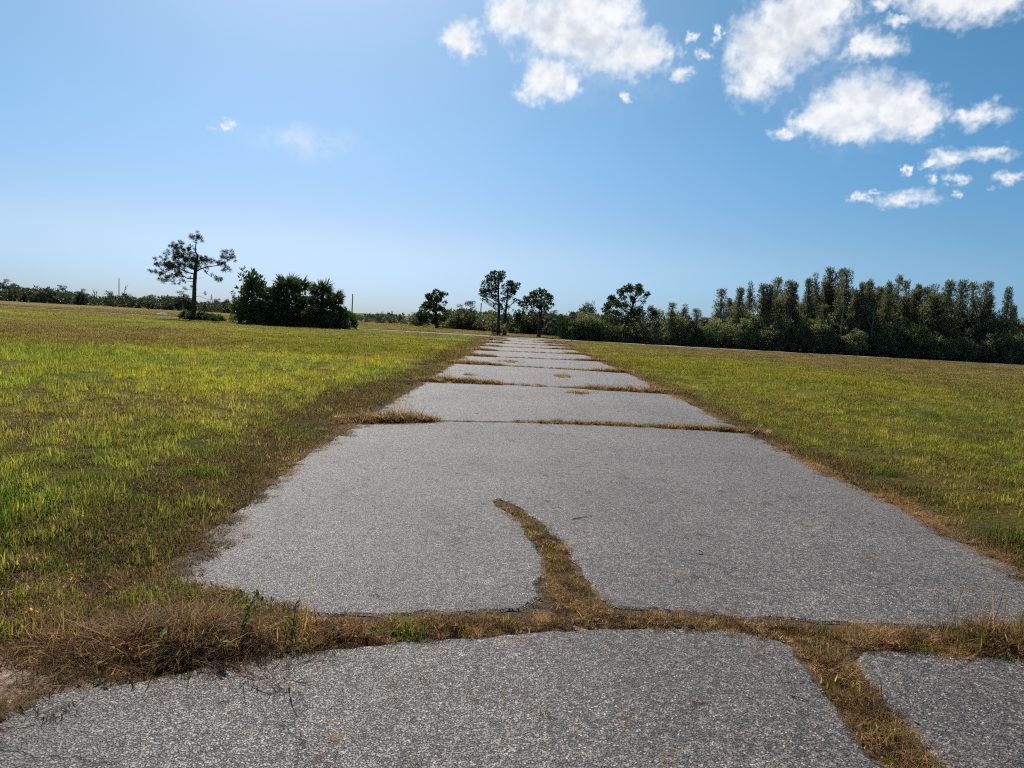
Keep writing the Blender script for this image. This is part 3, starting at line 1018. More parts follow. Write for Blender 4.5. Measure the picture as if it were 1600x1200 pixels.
def build_cracks():
    rng = np.random.default_rng(23)
    P = Pts()
    strip(P, rng, [(-2.5, 3.25, .20, .5), (-2.1, 3.25, .26, .7), (-1.6, 3.30, .30, 1.0), (-1.2, 3.36, .26, 1.0), (-.95, 3.38, .19, .9), (-.6, 3.5, .12, .8), (0.2, 3.70, .10, .6), (.45, 3.78, .12, .7),
                   (1.1, 3.83, .10, .65), (1.6, 3.74, .15, .7), (2.2, 3.72, .14, .8), (2.6, 3.74, .16, 1.0), (2.95, 3.76, .18, 1.1), (3.3, 3.78, .24, 1.1), (3.9, 3.8, .3, 1.0)], 620, KD, None)
    # tangled heap at the left end
    n = 230
    x, y = np.clip(rng.normal(-1.55, .30, n), -2.15, -.9), rng.normal(3.22, .13, n)
    z = np.clip(0.10 - 0.16 * ((x + 1.55) / .6) ** 2 - 0.22 * ((y - 3.22) / .35) ** 2, 0, 1) * rng.uniform(0, 1, n)
    P.add(x, y, 'tangle', rng.uniform(0.4, 0.85, n), np.array(DRY)[rng.integers(0, len(DRY), n)] * np.array((1.0, 0.98, 0.92)) * rng.uniform(.6, 1.3, (n, 1)), z=z, rng=rng)
    n = 16
    x, y = rng.normal(-1.5, .38, n), rng.normal(3.22, .14, n)
    P.add(x, y, 'stalk', rng.uniform(0.6, 1.2, n), np.array(DRYG)[rng.integers(0, len(DRYG), n)] * rng.uniform(.6, 1.2, (n, 1)), z=0.0, rng=rng)
    n = 100
    x, y = rng.normal(3.05, .24, n), rng.normal(3.8, .1, n)
    P.add(x, y, 'stalk', rng.uniform(0.5, 1.25, n), np.array(DRYG)[rng.integers(0, len(DRYG), n)] * rng.uniform(.6, 1.2, (n, 1)), z=-0.02, rng=rng)
    n = 520
    x, y = rng.uniform(-2.6, -1.05, n), rng.uniform(3.2, 3.98, n)
    k = (y < 3.66 + 0.32 * np.clip((-1.2 - x) / .7, 0, 1) + rng.normal(0, .05, n)) & (y > 3.28 - .12 * (x + 1.6))
    x, y = x[k], y[k]
    n = len(x)
    u = rng.uniform(size=n)
    for kind, a, b, cols in (('chaff', 0, .35, DRY), ('turf', .35, .65, DRYG + GRN), ('straw', .65, .9, DRY), ('green', .9, 1.0, GRN)):
        g = (u >= a) & (u < b)
        m = int(g.sum())
        P.add(x[g], y[g], kind, rng.uniform(.6, 1.1, m), np.array(cols)[rng.integers(0, len(cols), m)] * rng.uniform(.6, 1.4, (m, 1)), z=rng.uniform(0, .02, m), rng=rng)
    # a fresh green tuft in it
    n = 16
    P.add(rng.normal(-.5, .06, n), rng.normal(3.52, .05, n), 'green', rng.uniform(.7, 1.1, n), np.array((0.09, 0.17, 0.02)) * rng.uniform(.8, 1.2, (n, 1)), z=-0.02, rng=rng)
    P.build('crack_weeds', 'brown tangled grass in the nearest crack right across the road')
    P = Pts()
    strip(P, rng, [(-.06, 6.22, .05, .5), (.08, 5.9, .08, .55), (.24, 5.5, .09, .6), (.34, 5.0, .09, .6), (.38, 4.6, .08, .65), (.41, 4.25, .13, .65), (.44, 3.92, .17, .7)], 700, KD_G, None)
    P.build('crack_weeds', 'straw and grass in the curved crack branching up the near slab')
    P = Pts()
    strip(P, rng, [(1.67, 3.62, .13, .75), (1.63, 3.1, .10, .75), (1.61, 2.75, .10, .75), (1.59, 2.4, .11, .75), (1.55, 1.7, .11, .7)], 750, KD_G, None)
    P.build('crack_weeds', 'dry olive grass in the crack running to the bottom right')
    names = ['second', 'third', 'fourth', 'fifth', 'sixth', 'seventh', 'eighth', 'ninth', 'tenth']
    for k, (a, b) in enumerate(JOINTS):
        P = Pts()
        xa, xb = float(xl(a)), float(xr(b))
        yy = lambda s: a + (b - a) * s + (0.35 * math.sin(s * 3.1) if k == 0 else 0.12 * math.sin(s * 3 + k))
        X = lambda s: xa + (xb - xa) * s
        if k == 0:
            strip(P, rng, [(xa - .25, 10.45, .22, 1.2), (xa, 10.5, .26, 1.6), (X(.1), yy(.1), .18, 1.8), (X(.17), yy(.17), .1, 1.2), (X(.19), yy(.19), .03, .5)], 650, KD, None)
            strip(P, rng, [(X(.36), yy(.36), .03, .5), (X(.45), yy(.45), .06, 1.0), (X(.6), yy(.6), .07, .9), (X(.8), yy(.8), .08, 1.1), (X(.92), yy(.92), .10, 1.2), (xb, b, .2, 1.3), (xb + .25, b, .25, 1.1)], 900, KD, None)
            strip(P, rng, [(X(.19), yy(.19), .02, .3), (X(.36), yy(.36), .02, .3)], 500, KD, None)
            n = 26
            P.add(rng.normal(X(.09), .12, n), rng.normal(yy(.09), .08, n), 'stalk', rng.uniform(.9, 1.7, n), np.array(DRYG)[rng.integers(0, len(DRYG), n)], z=-.02, rng=rng)
        else:
            wl, wr = rng.uniform(.1, .3), rng.uniform(.15, .34)
            strip(P, rng, [(xa - .2, a, .25, 1.4), (xa + .1, yy(.02), .32, 1.9), (X(wl), yy(wl), .12, 1.5)], 420, KD, None)
            strip(P, rng, [(X(wl), yy(wl), .07, .9), (X(.4), yy(.4), .06, .9), (X(.6), yy(.6), .06, .9), (X(1 - wr), yy(1 - wr), .09, 1.2)], 500, KD, None)
            strip(P, rng, [(X(1 - wr), yy(1 - wr), .14, 1.5), (X(.95), yy(.95), .24, 1.8), (xb + .25, b, .3, 1.4)], 420, KD, None)
            n = 14
            P.add(rng.normal(X(.03), .3, n), rng.normal(yy(.03), .12, n), 'stalk', rng.uniform(1, 2.0, n), np.array(DRY)[rng.integers(0, len(DRY), n)], z=-.02, rng=rng)
            P.add(rng.normal(X(.93), .35, n), rng.normal(yy(.93), .12, n), 'stalk', rng.uniform(1, 2.0, n), np.array(DRY)[rng.integers(0, len(DRY), n)], z=-.02, rng=rng)
        P.build('crack_weeds', 'dry weeds in the %s crack across the road counted from the viewer' % names[k])
    # loose tufts growing out of small holes in the slabs
    for (px, py, rx, ry, txt) in [(880, 588, .22, .7, 'small patch of dry grass on the road right of its middle beyond the third crack'),
                                  (905, 614, .25, .35, 'small patch of straw on the road just before the third crack'),
                                  (797, 565, .35, .8, 'patch of dry grass mid road beyond the fourth crack'),
                                  (735, 586, .2, .12, 'thin tuft on the left half of the road beyond the third crack')]:
        gx, gy = gp(px, py)
        P = Pts()
        n = int(26 * rx * ry / 0.1) + 8
        n = min(int(n * .6) + 4, 36)
        P.add(gx + rng.normal(0, rx, n) * .6, gy + rng.normal(0, ry, n) * .6, 'straw', rng.uniform(.6, 1.3, n), np.array(DRY)[rng.integers(0, len(DRY), n)], z=0.0, rng=rng)
        P.add(gx + rng.normal(0, rx, n) * .5, gy + rng.normal(0, ry, n) * .5, 'dead', rng.uniform(.5, 1.0, n), np.array(DRYG)[rng.integers(0, len(DRYG), n)], z=0.0, rng=rng)
        P.build('road_tuft', txt)


build_grass()
build_cracks()

# ------------------------------------------------------------------ trees and shrubs


def ball(rng, n, shell=0.5):
    d = rng.normal(size=(n, 3))
    d /= np.linalg.norm(d, axis=1)[:, None]
    r = rng.uniform(size=n) ** (1 / 3) * (1 - shell) + shell * rng.uniform(0.7, 1.0, n)
    return d * r[:, None], d


def foliage(mb, rng, centres, radii, per_m2, ln, wd, up=0.3, out=0.8, flat=0.75):
    for c, r in zip(centres, radii):
        n = max(8, int(per_m2 * r * r))
        p, d = ball(rng, n)
        p = p * np.array((1, 1, flat)) * r * rng.uniform(0.8, 1.12, (n, 1))
        dr = d * out + rng.normal(0, 0.6, (n, 3)) + np.array((0, 0, up))
        tone = np.clip(rng.uniform() * 0.5 + rng.uniform(size=n) * 0.6, 0, 1)
        mb.leaves(np.asarray(c) + p, dr, ln * rng.uniform(0.6, 1.3, n), wd * rng.uniform(0.7, 1.3, n), rng, tone)


def needles(mb, rng, centres, radii, per=46, wd=0.022):
    for c, r in zip(centres, radii):
        n = per
        d = rng.normal(size=(n, 3))
        d[:, 2] = d[:, 2] * 0.9 + 0.15
        d /= np.linalg.norm(d, axis=1)[:, None]
        tone = np.clip(rng.uniform() * 0.6 + rng.uniform(size=n) * 0.5, 0, 1)
        mb.leaves(np.asarray(c) + d * r * 0.06, d, r * rng.uniform(0.75, 1.1, n), wd, rng, tone)


def bent(a, b, rng, sag=0.1, n=5):
    a, b = np.asarray(a, float), np.asarray(b, float)
    ln = np.linalg.norm(b - a)
    f = np.linspace(0, 1, n)[:, None]
    p = a + (b - a) * f
    p = p + np.sin(f * math.pi) * np.array((rng.normal(0, .5), rng.normal(0, .5), -1)) * sag * ln * 0.5
    p[1:-1] += rng.normal(0, 0.02 * ln, (n - 2, 3))
    return p


def near_on(path, z):
    path = np.asarray(path)
    zz = np.clip(z, path[0][2], path[-1][2])
    return np.array([np.interp(zz, path[:, 2], path[:, k]) for k in range(3)])


def picture_tree(name, label, base, Y, scale, off, trunk, clusters, mat, bark, seed, r0=0.2, group=None, leaf=(0.22, 0.07), dens=330, depth=0.8, fill=0, kind='leaf', cat='tree'):
    """tree whose limbs and leaf clumps follow an outline in the photograph; clumps spread in depth.
    trunk / clusters in crop coordinates: photo = off + crop / scale"""
    rng = np.random.default_rng(seed)
    k = Y / F

    def W(cx, cy):
        return px3(off[0] + cx / scale, off[1] + cy / scale, Y)
    b = W(*base)
    b[2] = 0.0
    tr = np.array([W(*p) for p in trunk]) - b
    tr[0, 2] = -0.15
    tr[:, 1] += np.cumsum(rng.normal(0, 0.06, len(tr)))
    order = np.argsort(tr[:, 2])
    tr = tr[order]
    top = tr[-1][2]
    C = np.array([W(c[0], c[1]) for c in clusters]) - b
    R = np.array([c[2] for c in clusters]) / scale * k
    cx = C[:, 0].mean()
    half = max(np.abs(C[:, 0] - cx).max(), 0.6)
    C[:, 1] += rng.uniform(-1, 1, len(C)) * half * depth * np.sqrt(np.clip(1.15 - ((C[:, 0] - cx) / half) ** 2, 0.1, 1))
    if fill:
        add = []
        for j in range(fill):
            a = rng.integers(0, len(C))
            add.append(np.append(C[a] + rng.normal(0, 0.6, 3) * R[a] * np.array((0.9, 2.0, 0.9)), R[a] * rng.uniform(0.5, 0.8)))
        add = np.array(add)
        C = np.vstack([C, add[:, :3]])
        R = np.concatenate([R, add[:, 3]])
    t = thing(name, label, cat, (b[0], b[1], float(gheight(np.array([b[0]]), np.array([b[1]]))[0])), group)
    mb = MB()
    zs = np.linspace(tr[0, 2], top, 14)
    path = np.array([near_on(tr, z) for z in zs])
    path[2:-1, :2] += rng.normal(0, 0.03, (11, 2))
    rad = r0 * (1 - 0.8 * (np.linspace(0, 1, 14)) ** 1.1)
    rad[0] *= 1.35
    mb.tube(path, rad, 8, wob=0.12, rng=rng)
    for c, r in zip(C, R):
        hd = math.hypot(*(c - near_on(path, c[2]))[:2])
        a = near_on(path, max(c[2] - 0.25 - hd * rng.uniform(0.3, 0.8), top * 0.18))
        pts = bent(a, c, rng, 0.12, 6)
        th = min(0.25 * r0, 0.014 + 0.011 * hd)
        mb.tube(pts, np.linspace(th, 0.008, 6), 5)
        for _ in range(1):
            q = pts[rng.integers(2, 5)]
            mb.tube(bent(q, c + rng.normal(0, 0.6, 3) * r, rng, 0.1, 4), np.linspace(th * 0.5, 0.008, 4), 4)
    link('trunk', mb.mesh('trunk', bark, True), t)
    mb = MB()
    if kind == 'leaf':
        foliage(mb, rng, C, R, dens, leaf[0], leaf[1])
    else:
        needles(mb, rng, C, R, 60, leaf[1])
    link('crown', mb.mesh('crown', mat), t)
    return t


def build_mid_trees():
    off, sc = (630, 410), 6.4
    picture_tree('oak_tree', 'dark bushy tree standing alone in the far field left of the road end', (335, 660), 102, sc, off,
                 [(338, 662), (333, 560), (325, 470), (335, 380), (345, 320)],
                 [(340, 305, 32), (395, 325, 30), (270, 345, 32), (300, 395, 36), (355, 370, 32), (410, 405, 20), (225, 420, 38), (275, 460, 42), (345, 450, 34), (195, 470, 28), (400, 470, 26),
                  (165, 530, 32), (200, 570, 38), (250, 530, 38), (300, 550, 42), (355, 550, 36), (400, 560, 26), (310, 590, 30), (160, 580, 28), (425, 320, 14), (415, 500, 18), (260, 400, 24)],
                 M_OAK, M_BARK, 31, 0.26, leaf=(0.36, 0.17), dens=520, fill=22)
    picture_tree('pine_tree', 'taller thin pine of the pair at the end of the road', (950, 722), 78, sc, off,
                 [(950, 725), (955, 560), (955, 400), (950, 250), (955, 110)],
                 [(930, 110, 30), (990, 108, 28), (855, 145, 28), (900, 160, 30), (820, 205, 24), (965, 180, 32), (870, 235, 28), (790, 285, 26), (845, 295, 26), (910, 270, 30), (800, 325, 24), (830, 380, 16),
                  (925, 350, 20), (880, 340, 20), (1000, 140, 22), (940, 220, 26), (890, 110, 22), (800, 235, 16), (860, 190, 22), (770, 310, 12), (815, 345, 18), (905, 420, 12), (785, 375, 8), (960, 130, 24), (875, 285, 22)],
                 M_OAK, M_BARK, 32, 0.2, leaf=(0.26, 0.11), dens=760, fill=26)
    picture_tree('pine_tree', 'shorter right hand pine of the pair at the end of the road', (1010, 727), 79.5, sc, off,
                 [(1010, 730), (1010, 600), (1030, 470), (1045, 330), (1055, 215)],
                 [(1060, 205, 30), (1010, 240, 28), (1105, 240, 30), (1135, 225, 20), (1060, 285, 32), (1100, 295, 26), (1010, 305, 26), (1050, 350, 28), (1110, 390, 18), (1000, 370, 22), (1040, 440, 24), (1085, 205, 24), (1140, 260, 14),
                  (1125, 375, 10), (1000, 480, 22), (1045, 520, 20), (1095, 325, 16), (980, 430, 18), (1040, 570, 18)],
                 M_OAK, M_BARK, 33, 0.19, leaf=(0.26, 0.11), dens=760, fill=18)
    picture_tree('oak_tree', 'round topped tree right of the pair at the end of the road', (1355, 748), 78.5, sc, off,
                 [(1352, 750), (1368, 620), (1378, 500), (1382, 400), (1385, 320)],
                 [(1345, 300, 32), (1410, 308, 32), (1455, 340, 28), (1295, 320, 28), (1285, 365, 30), (1235, 375, 28), (1180, 415, 28), (1350, 360, 34), (1420, 380, 30), (1470, 400, 20), (1215, 445, 26), (1290, 430, 28),
                  (1360, 440, 28), (1430, 455, 24), (1300, 490, 20), (1210, 495, 18), (1490, 375, 12), (1380, 290, 22), (1165, 395, 18), (1495, 430, 8), (1250, 410, 24), (1445, 420, 20), (1330, 400, 26)],
                 M_OAK, M_BARK, 34, 0.24, leaf=(0.27, 0.12), dens=800, fill=26)
    picture_tree('shrub', 'dark brushy thicket wrapped round the pine pair at the road end', (905, 722), 79, sc, off,
                 [(900, 725), (900, 640), (890, 560), (885, 500)],
                 [(880, 510, 30), (860, 560, 36), (900, 560, 30), (880, 610, 40), (910, 640, 36), (940, 600, 30), (905, 690, 34), (945, 690, 28), (860, 640, 30), (980, 650, 24), (1000, 690, 26), (1030, 640, 22), (920, 520, 24), (1035, 700, 16)],
                 M_UNDER, M_BARK, 35, 0.08, leaf=(0.26, 0.10), dens=520, fill=14, cat='shrub')
    picture_tree('slender_tree', 'small thin tree between the pine pair and the round topped tree', (1190, 700), 92, sc, off,
                 [(1190, 705), (1180, 600), (1165, 520), (1150, 490)],
                 [(1150, 495, 24), (1170, 530, 26), (1130, 520, 22), (1180, 570, 28), (1150, 570, 26), (1210, 590, 26), (1190, 630, 30), (1100, 480, 10), (1220, 640, 26), (1160, 620, 24)],
                 M_OAK, M_BARK, 36, 0.1, leaf=(0.28, 0.13), dens=560, fill=8)
    off3, s3 = (800, 400), 4.0
    picture_tree('pine_tree', 'broad pine rising over the thicket right of the stop sign', (742, 548), 80, s3, off3,
                 [(742, 552), (745, 430), (748, 350), (765, 270), (790, 210)],
                 [(790, 195, 20), (828, 220, 18), (720, 212, 20), (665, 230, 20), (770, 238, 18), (630, 265, 20), (700, 258, 20), (590, 315, 18), (645, 310, 22), (605, 350, 18), (690, 310, 16), (825, 260, 11), (675, 365, 16), (735, 280, 14),
                  (840, 240, 12), (640, 355, 18), (580, 335, 16), (620, 300, 18), (600, 385, 18), (640, 400, 18), (700, 400, 16), (860, 330, 12), (880, 360, 14), (755, 200, 16), (690, 215, 16), (815, 290, 10), (660, 280, 18), (800, 330, 10)],
                 M_OAK, M_BARK, 37, 0.2, leaf=(0.28, 0.12), dens=820, fill=48)


def build_pine():
    """the lone slash pine on the left"""
    rng = np.random.default_rng(41)
    off, sc, Y = (230, 350), 7.5, 68.0

    def W(cx, cy, dy=0.0):
        p = px3(off[0] + cx / sc, off[1] + cy / sc, Y)
        p[1] += dy
        return p
    b = W(545, 1130)
    b[2] = 0
    t = thing('pine_tree', 'lone dark slash pine with a crooked top and one long right arm', 'tree', tuple(b))
    mb = MB()
    trunk = np.array([W(*p) for p in [(543, 1145), (545, 1000), (552, 860), (556, 720), (562, 600), (570, 500), (582, 420), (588, 370), (572, 335), (562, 300), (570, 230), (574, 165)]]) - b
    mb.tube(trunk, [.24, .20, .185, .17, .16, .13, .11, .09, .07, .055, .04, .02], 9, wob=0.1, rng=rng)

    def limb(pts, r0, r1=0.02, dy=0.0):
        p = np.array([W(x, y) for x, y in pts]) - b
        p[:, 1] += np.linspace(0, dy, len(p))
        mb.tube(p, np.linspace(r0, r1, len(p)), 6, wob=0.1, rng=rng)
        return p
    limb([(575, 555), (620, 525), (690, 498), (790, 485), (845, 465)], .075, .03, 0.5)
    limb([(845, 465), (900, 430), (925, 330)], .03, .012, 0.3)
    limb([(845, 465), (930, 430), (985, 390)], .03, .012, 0.2)
    limb([(820, 480), (900, 505), (985, 540)], .03, .012, 0.2)
    limb([(650, 515), (700, 575), (760, 615), (865, 665)], .035, .012, -0.5)
    limb([(560, 640), (480, 640), (420, 600), (330, 590), (250, 560)], .06, .015, -0.6)
    limb([(556, 680), (480, 670), (300, 660)], .035, .01, 0.5)
    limb([(560, 590), (440, 560), (330, 500), (200, 470)], .07, .02, 0.6)
    limb([(565, 540), (440, 480), (330, 400), (330, 300)], .06, .02, -0.4)
    limb([(580, 430), (500, 380), (420, 320), (360, 250)], .06, .015, 0.4)
    limb([(570, 335), (520, 325), (470, 290), (440, 270)], .045, .012, -0.2)
    limb([(575, 470), (630, 430), (670, 410)], .05, .015, -0.5)
    limb([(575, 470), (610, 420), (640, 380)], .05, .015, 0.6)
    limb([(556, 780), (480, 765), (420, 755)], .02, .008)
    limb([(560, 770), (610, 770)], .02, .008)
    limb([(556, 635), (660, 630)], .025, .008)
    limb([(552, 850), (620, 845), (700, 880), (790, 885), (880, 880)], .025, .006, -0.3)
    link('trunk', mb.mesh('trunk', M_BARK, True), t)
    cl = [(575, 120, 3), (560, 165, 2), (600, 150, 3), (590, 195, 2), (540, 185, 1), (545, 140, 2),
          (365, 235, 3), (335, 260, 2), (400, 270, 3), (350, 290, 3), (300, 340, 2), (460, 285, 2), (420, 300, 3), (380, 340, 4), (340, 350, 3), (440, 330, 3), (410, 380, 4), (360, 400, 3), (320, 400, 2), (450, 400, 3), (490, 350, 2),
          (480, 430, 3), (430, 440, 3), (530, 440, 4), (570, 420, 3), (600, 450, 4), (640, 400, 3), (650, 440, 3), (620, 420, 2), (540, 500, 3), (500, 480, 2), (590, 500, 2), (660, 410, 2), (560, 530, 2), (615, 390, 2),
          (140, 405, 2), (150, 470, 3), (135, 500, 1), (200, 460, 3), (240, 440, 2), (220, 500, 3), (260, 470, 3), (290, 500, 4), (330, 480, 3), (280, 440, 2), (340, 540, 3), (150, 560, 3), (140, 580, 2), (190, 550, 1), (240, 600, 2),
          (200, 640, 3), (195, 665, 2), (290, 600, 3), (310, 620, 2), (380, 560, 3), (400, 590, 2), (430, 520, 2), (360, 590, 2), (440, 655, 1), (380, 690, 1), (450, 710, 1), (510, 700, 1), (320, 670, 1), (515, 770, 1), (405, 470, 3), (370, 470, 3),
          (840, 465, 3), (905, 400, 2), (920, 320, 3), (915, 375, 2), (985, 390, 3), (990, 375, 1), (880, 470, 1), (935, 505, 2), (985, 540, 1), (905, 580, 1), (850, 540, 1), (890, 450, 1), (760, 440, 1), (740, 425, 1), (800, 430, 1), (930, 450, 1),
          (740, 600, 1), (775, 625, 1), (805, 640, 1), (850, 650, 2), (870, 660, 1), (720, 580, 1), (590, 770, 1), (930, 560, 1), (960, 420, 1)]
    mb = MB()
    for x, y, m in cl:
        right = x > 700
        for k in range(m if (m < 2 or y < 210) else int(m * 1.7)):
            c = W(x + rng.normal(0, 15), y + rng.normal(0, 15)) - b
            spread = 0.35 if right else 0.9
            c[1] += rng.normal(0, spread) * (0.4 if y < 220 else 1)
            needles(mb, rng, [c], [0.30 * rng.uniform(0.75, 1.2)], 46, 0.034)
    link('crown', mb.mesh('crown', M_NEEDLE), t)
    # low growth round its foot
    return t


def fan(mb, rng, hub, d, ln, nblade=26):
    """one fan leaf: stalk from the hub then radiating blades"""
    d = d / np.linalg.norm(d)
    stalk = ln * rng.uniform(0.45, 0.75)
    e = hub + d * stalk + np.array((0, 0, -0.10 * stalk))
    mb.tube(np.array([hub, hub + d * stalk * 0.5, e]), [0.02, 0.014, 0.01], 4, cap=False)
    s = np.cross(d, (0, 0, 1.0))
    s /= np.linalg.norm(s) + 1e-9
    tw = rng.uniform(-1.2, 1.2)
    s = s * math.cos(tw) + np.cross(d, s) * math.sin(tw)
    a = np.linspace(-1.9, 1.9, nblade)
    dirs = np.cos(a)[:, None] * d + np.sin(a)[:, None] * s
    dirs[:, 2] -= 0.25 * np.abs(np.sin(a)) - 0.1 * np.cos(a * 2)
    dirs += rng.normal(0, 0.06, dirs.shape)
    L = ln * (0.75 + 0.25 * np.cos(a)) * rng.uniform(0.85, 1.1, nblade)
    mb.leaves(np.repeat(e[None], nblade, 0), dirs, L, 0.095, rng, np.clip(rng.uniform() * .6 + rng.uniform(0, .4, nblade), 0, 1))


def palm(label, px, py_top, py_base, Y, seed, nfan=26, ln=0.85, group=None):
    rng = np.random.default_rng(seed)
    top = px3(px, py_top, Y)
    x0 = top[0] + rng.normal(0, .1)
    h = top[2] - ln * 1.5
    t = thing('cabbage_palm', label, 'palm tree', (x0, Y, 0.0), group)
    mb = MB()
    path = np.array([(0, 0, -.1), (0.03, 0, h * .3), (0.0, 0.02, h * .6), (top[0] - x0, 0, h)])
    mb.tube(path, [.2, .17, .16, .15], 9, wob=0.1, rng=rng)
    for k in range(34):
        f = rng.uniform(.35, 1)
        p = near_on(path, h * f)
        a = rng.uniform(0, 6.28)
        d = np.array((math.cos(a), math.sin(a), 0.8))
        mb.tube([p + d * .1, p + d * .34], [.035, .015], 4)
    link('trunk', mb.mesh('trunk', M_GREYBARK), t)
    mb = MB()
    hub = np.array((top[0] - x0, 0, h + 0.05))
    for k in range(nfan):
        a = k * 2.399 + rng.normal(0, .2)
        e = math.asin(np.clip(0.88 - 1.2 * (k + .5) / nfan, -1, 1))
        d = np.array((math.cos(a) * math.cos(e), math.sin(a) * math.cos(e), math.sin(e)))
        fan(mb, rng, hub, d, ln * rng.uniform(.85, 1.1))
    link('fronds', mb.mesh('fronds', M_PALM), t)
    return t


def shrub_meshes(seed, mat, leaf=(0.2, 0.09), dens=260, nclus=46, spiky=0.25, bark=None, air=0.0):
    """unit shrub about 1 m high and 1 m wide is scaled later: built at 2.6 m wide, 2.6 m high"""
    rng = np.random.default_rng(seed)
    C, R = [], []
    for k in range(nclus):
        a = rng.uniform(0, 6.283)
        z = rng.uniform(0.08, 1.0) ** 0.85
        prof = math.sqrt(max(0.05, 1 - (max(z - .35, 0) / .72) ** 2))
        r = 1.3 * prof * math.sqrt(rng.uniform(0.1, 1))
        C.append((r * math.cos(a), r * math.sin(a), z * 2.35))
        R.append(rng.uniform(.24, .44) * (1.0 if z < .75 else .75))
    for k in range(int(nclus * spiky)):
        a = rng.uniform(0, 6.283)
        r = rng.uniform(0, 1.1)
        C.append((r * math.cos(a), r * math.sin(a), rng.uniform(1.9, 2.75)))
        R.append(rng.uniform(.10, .2))
    mb = MB()
    foliage(mb, rng, C, R, dens * 2.2, leaf[0], leaf[1], up=0.5, flat=0.85)
    crown = mb.mesh('crown', mat)
    mb = MB()
    for c in C:
        if rng.uniform() < 0.75:
            a = np.array((c[0] * .15, c[1] * .15, -0.1))
            mb.tube(bent(a, c, rng, -0.15, 5), np.linspace(.035, .008, 5), 4)
    stem = mb.mesh('stems', bark or M_GREYBARK)
    return crown, stem


def put(name, label, cat, group, parts, loc, scale, rot):
    t = thing(name, label, cat, loc, group)
    t.scale = scale
    t.rotation_euler = (0, 0, rot)
    for nm, me in parts:
        link(nm, me, t)
    return t


def build_clump():
    """palm and shrub thicket left of the road"""
    rng = np.random.default_rng(55)
    palm('left cabbage palm with the widest crown in the dark thicket', 449, 424, 512, 64.5, 61, 30, 0.95)
    palm('middle small cabbage palm in the dark thicket', 469, 427, 512, 66.0, 62, 22, 0.8)
    palm('right cabbage palm with spiky crown in the dark thicket', 504, 433, 514, 65.0, 63, 26, 0.9)
    palm('lowest cabbage palm, right end of the dark thicket', 523, 450, 514, 64.0, 64, 20, 0.75)
    sh = [shrub_meshes(70 + k, M_SHRUB if k < 2 else M_OAK, (0.22, 0.11), 230, 52, 0.3) for k in range(4)]
    # px centre, px top, width px, depth
    rows = [(398, 430, 58, 64.5, 0, 'tall leafy shrub forming the left end of the dark palm thicket'),
            (376, 462, 36, 65.5, 1, 'lower leafy shrub fringing the left end of the dark palm thicket'),
            (428, 450, 56, 63.8, 2, 'dense dark shrub under the widest palm crown'),
            (458, 458, 60, 63.5, 3, 'dense dark shrub between the left and right palms'),
            (487, 462, 56, 64.0, 2, 'dense dark shrub under the spiky right palm'),
            (512, 468, 50, 64.0, 3, 'dark shrub under the lowest palm of the thicket'),
            (539, 482, 38, 63.8, 0, 'low green shrub ending the palm thicket on the right'),
            (412, 470, 50, 62.6, 3, 'low dark shrub at the front left of the palm thicket'),
            (445, 474, 56, 62.4, 2, 'low dark shrub at the front middle of the palm thicket'),
            (482, 478, 56, 62.6, 3, 'low dark shrub at the front right of the palm thicket'),
            (518, 486, 44, 62.8, 1, 'low dark shrub near the right front of the palm thicket')]
    for px, pt, wpx, Y, k, lab in rows:
        top = px3(px, pt, Y)
        w = wpx / F * Y
        put('shrub', lab, 'shrub', 'shrubs of the palm thicket', [('crown', sh[k][0]), ('stems', sh[k][1])], (top[0], Y, -0.05), (w / 2.7, w / 2.7, top[2] / 2.55), rng.uniform(0, 6))
    # weeds at the foot of the pine
    n = 0
    for px, lab in ((292, 'low dark weed clump left of the lone pine trunk'), (318, 'low weed clump right of the lone pine trunk'), (336, 'low weed clump midway between pine and thicket'), (352, 'low weed clump at the left foot of the thicket')):
        base = px3(px, 488, 68.2)
        put('weed_clump', lab, 'weeds', 'weeds at the foot of the pine', [('crown', sh[1 + n % 3][0]), ('stems', sh[1 + n % 3][1])], (base[0], 68.2 - n * .6, -0.05), (.55, .5, .38 - .03 * n), rng.uniform(0, 6))
        n += 1


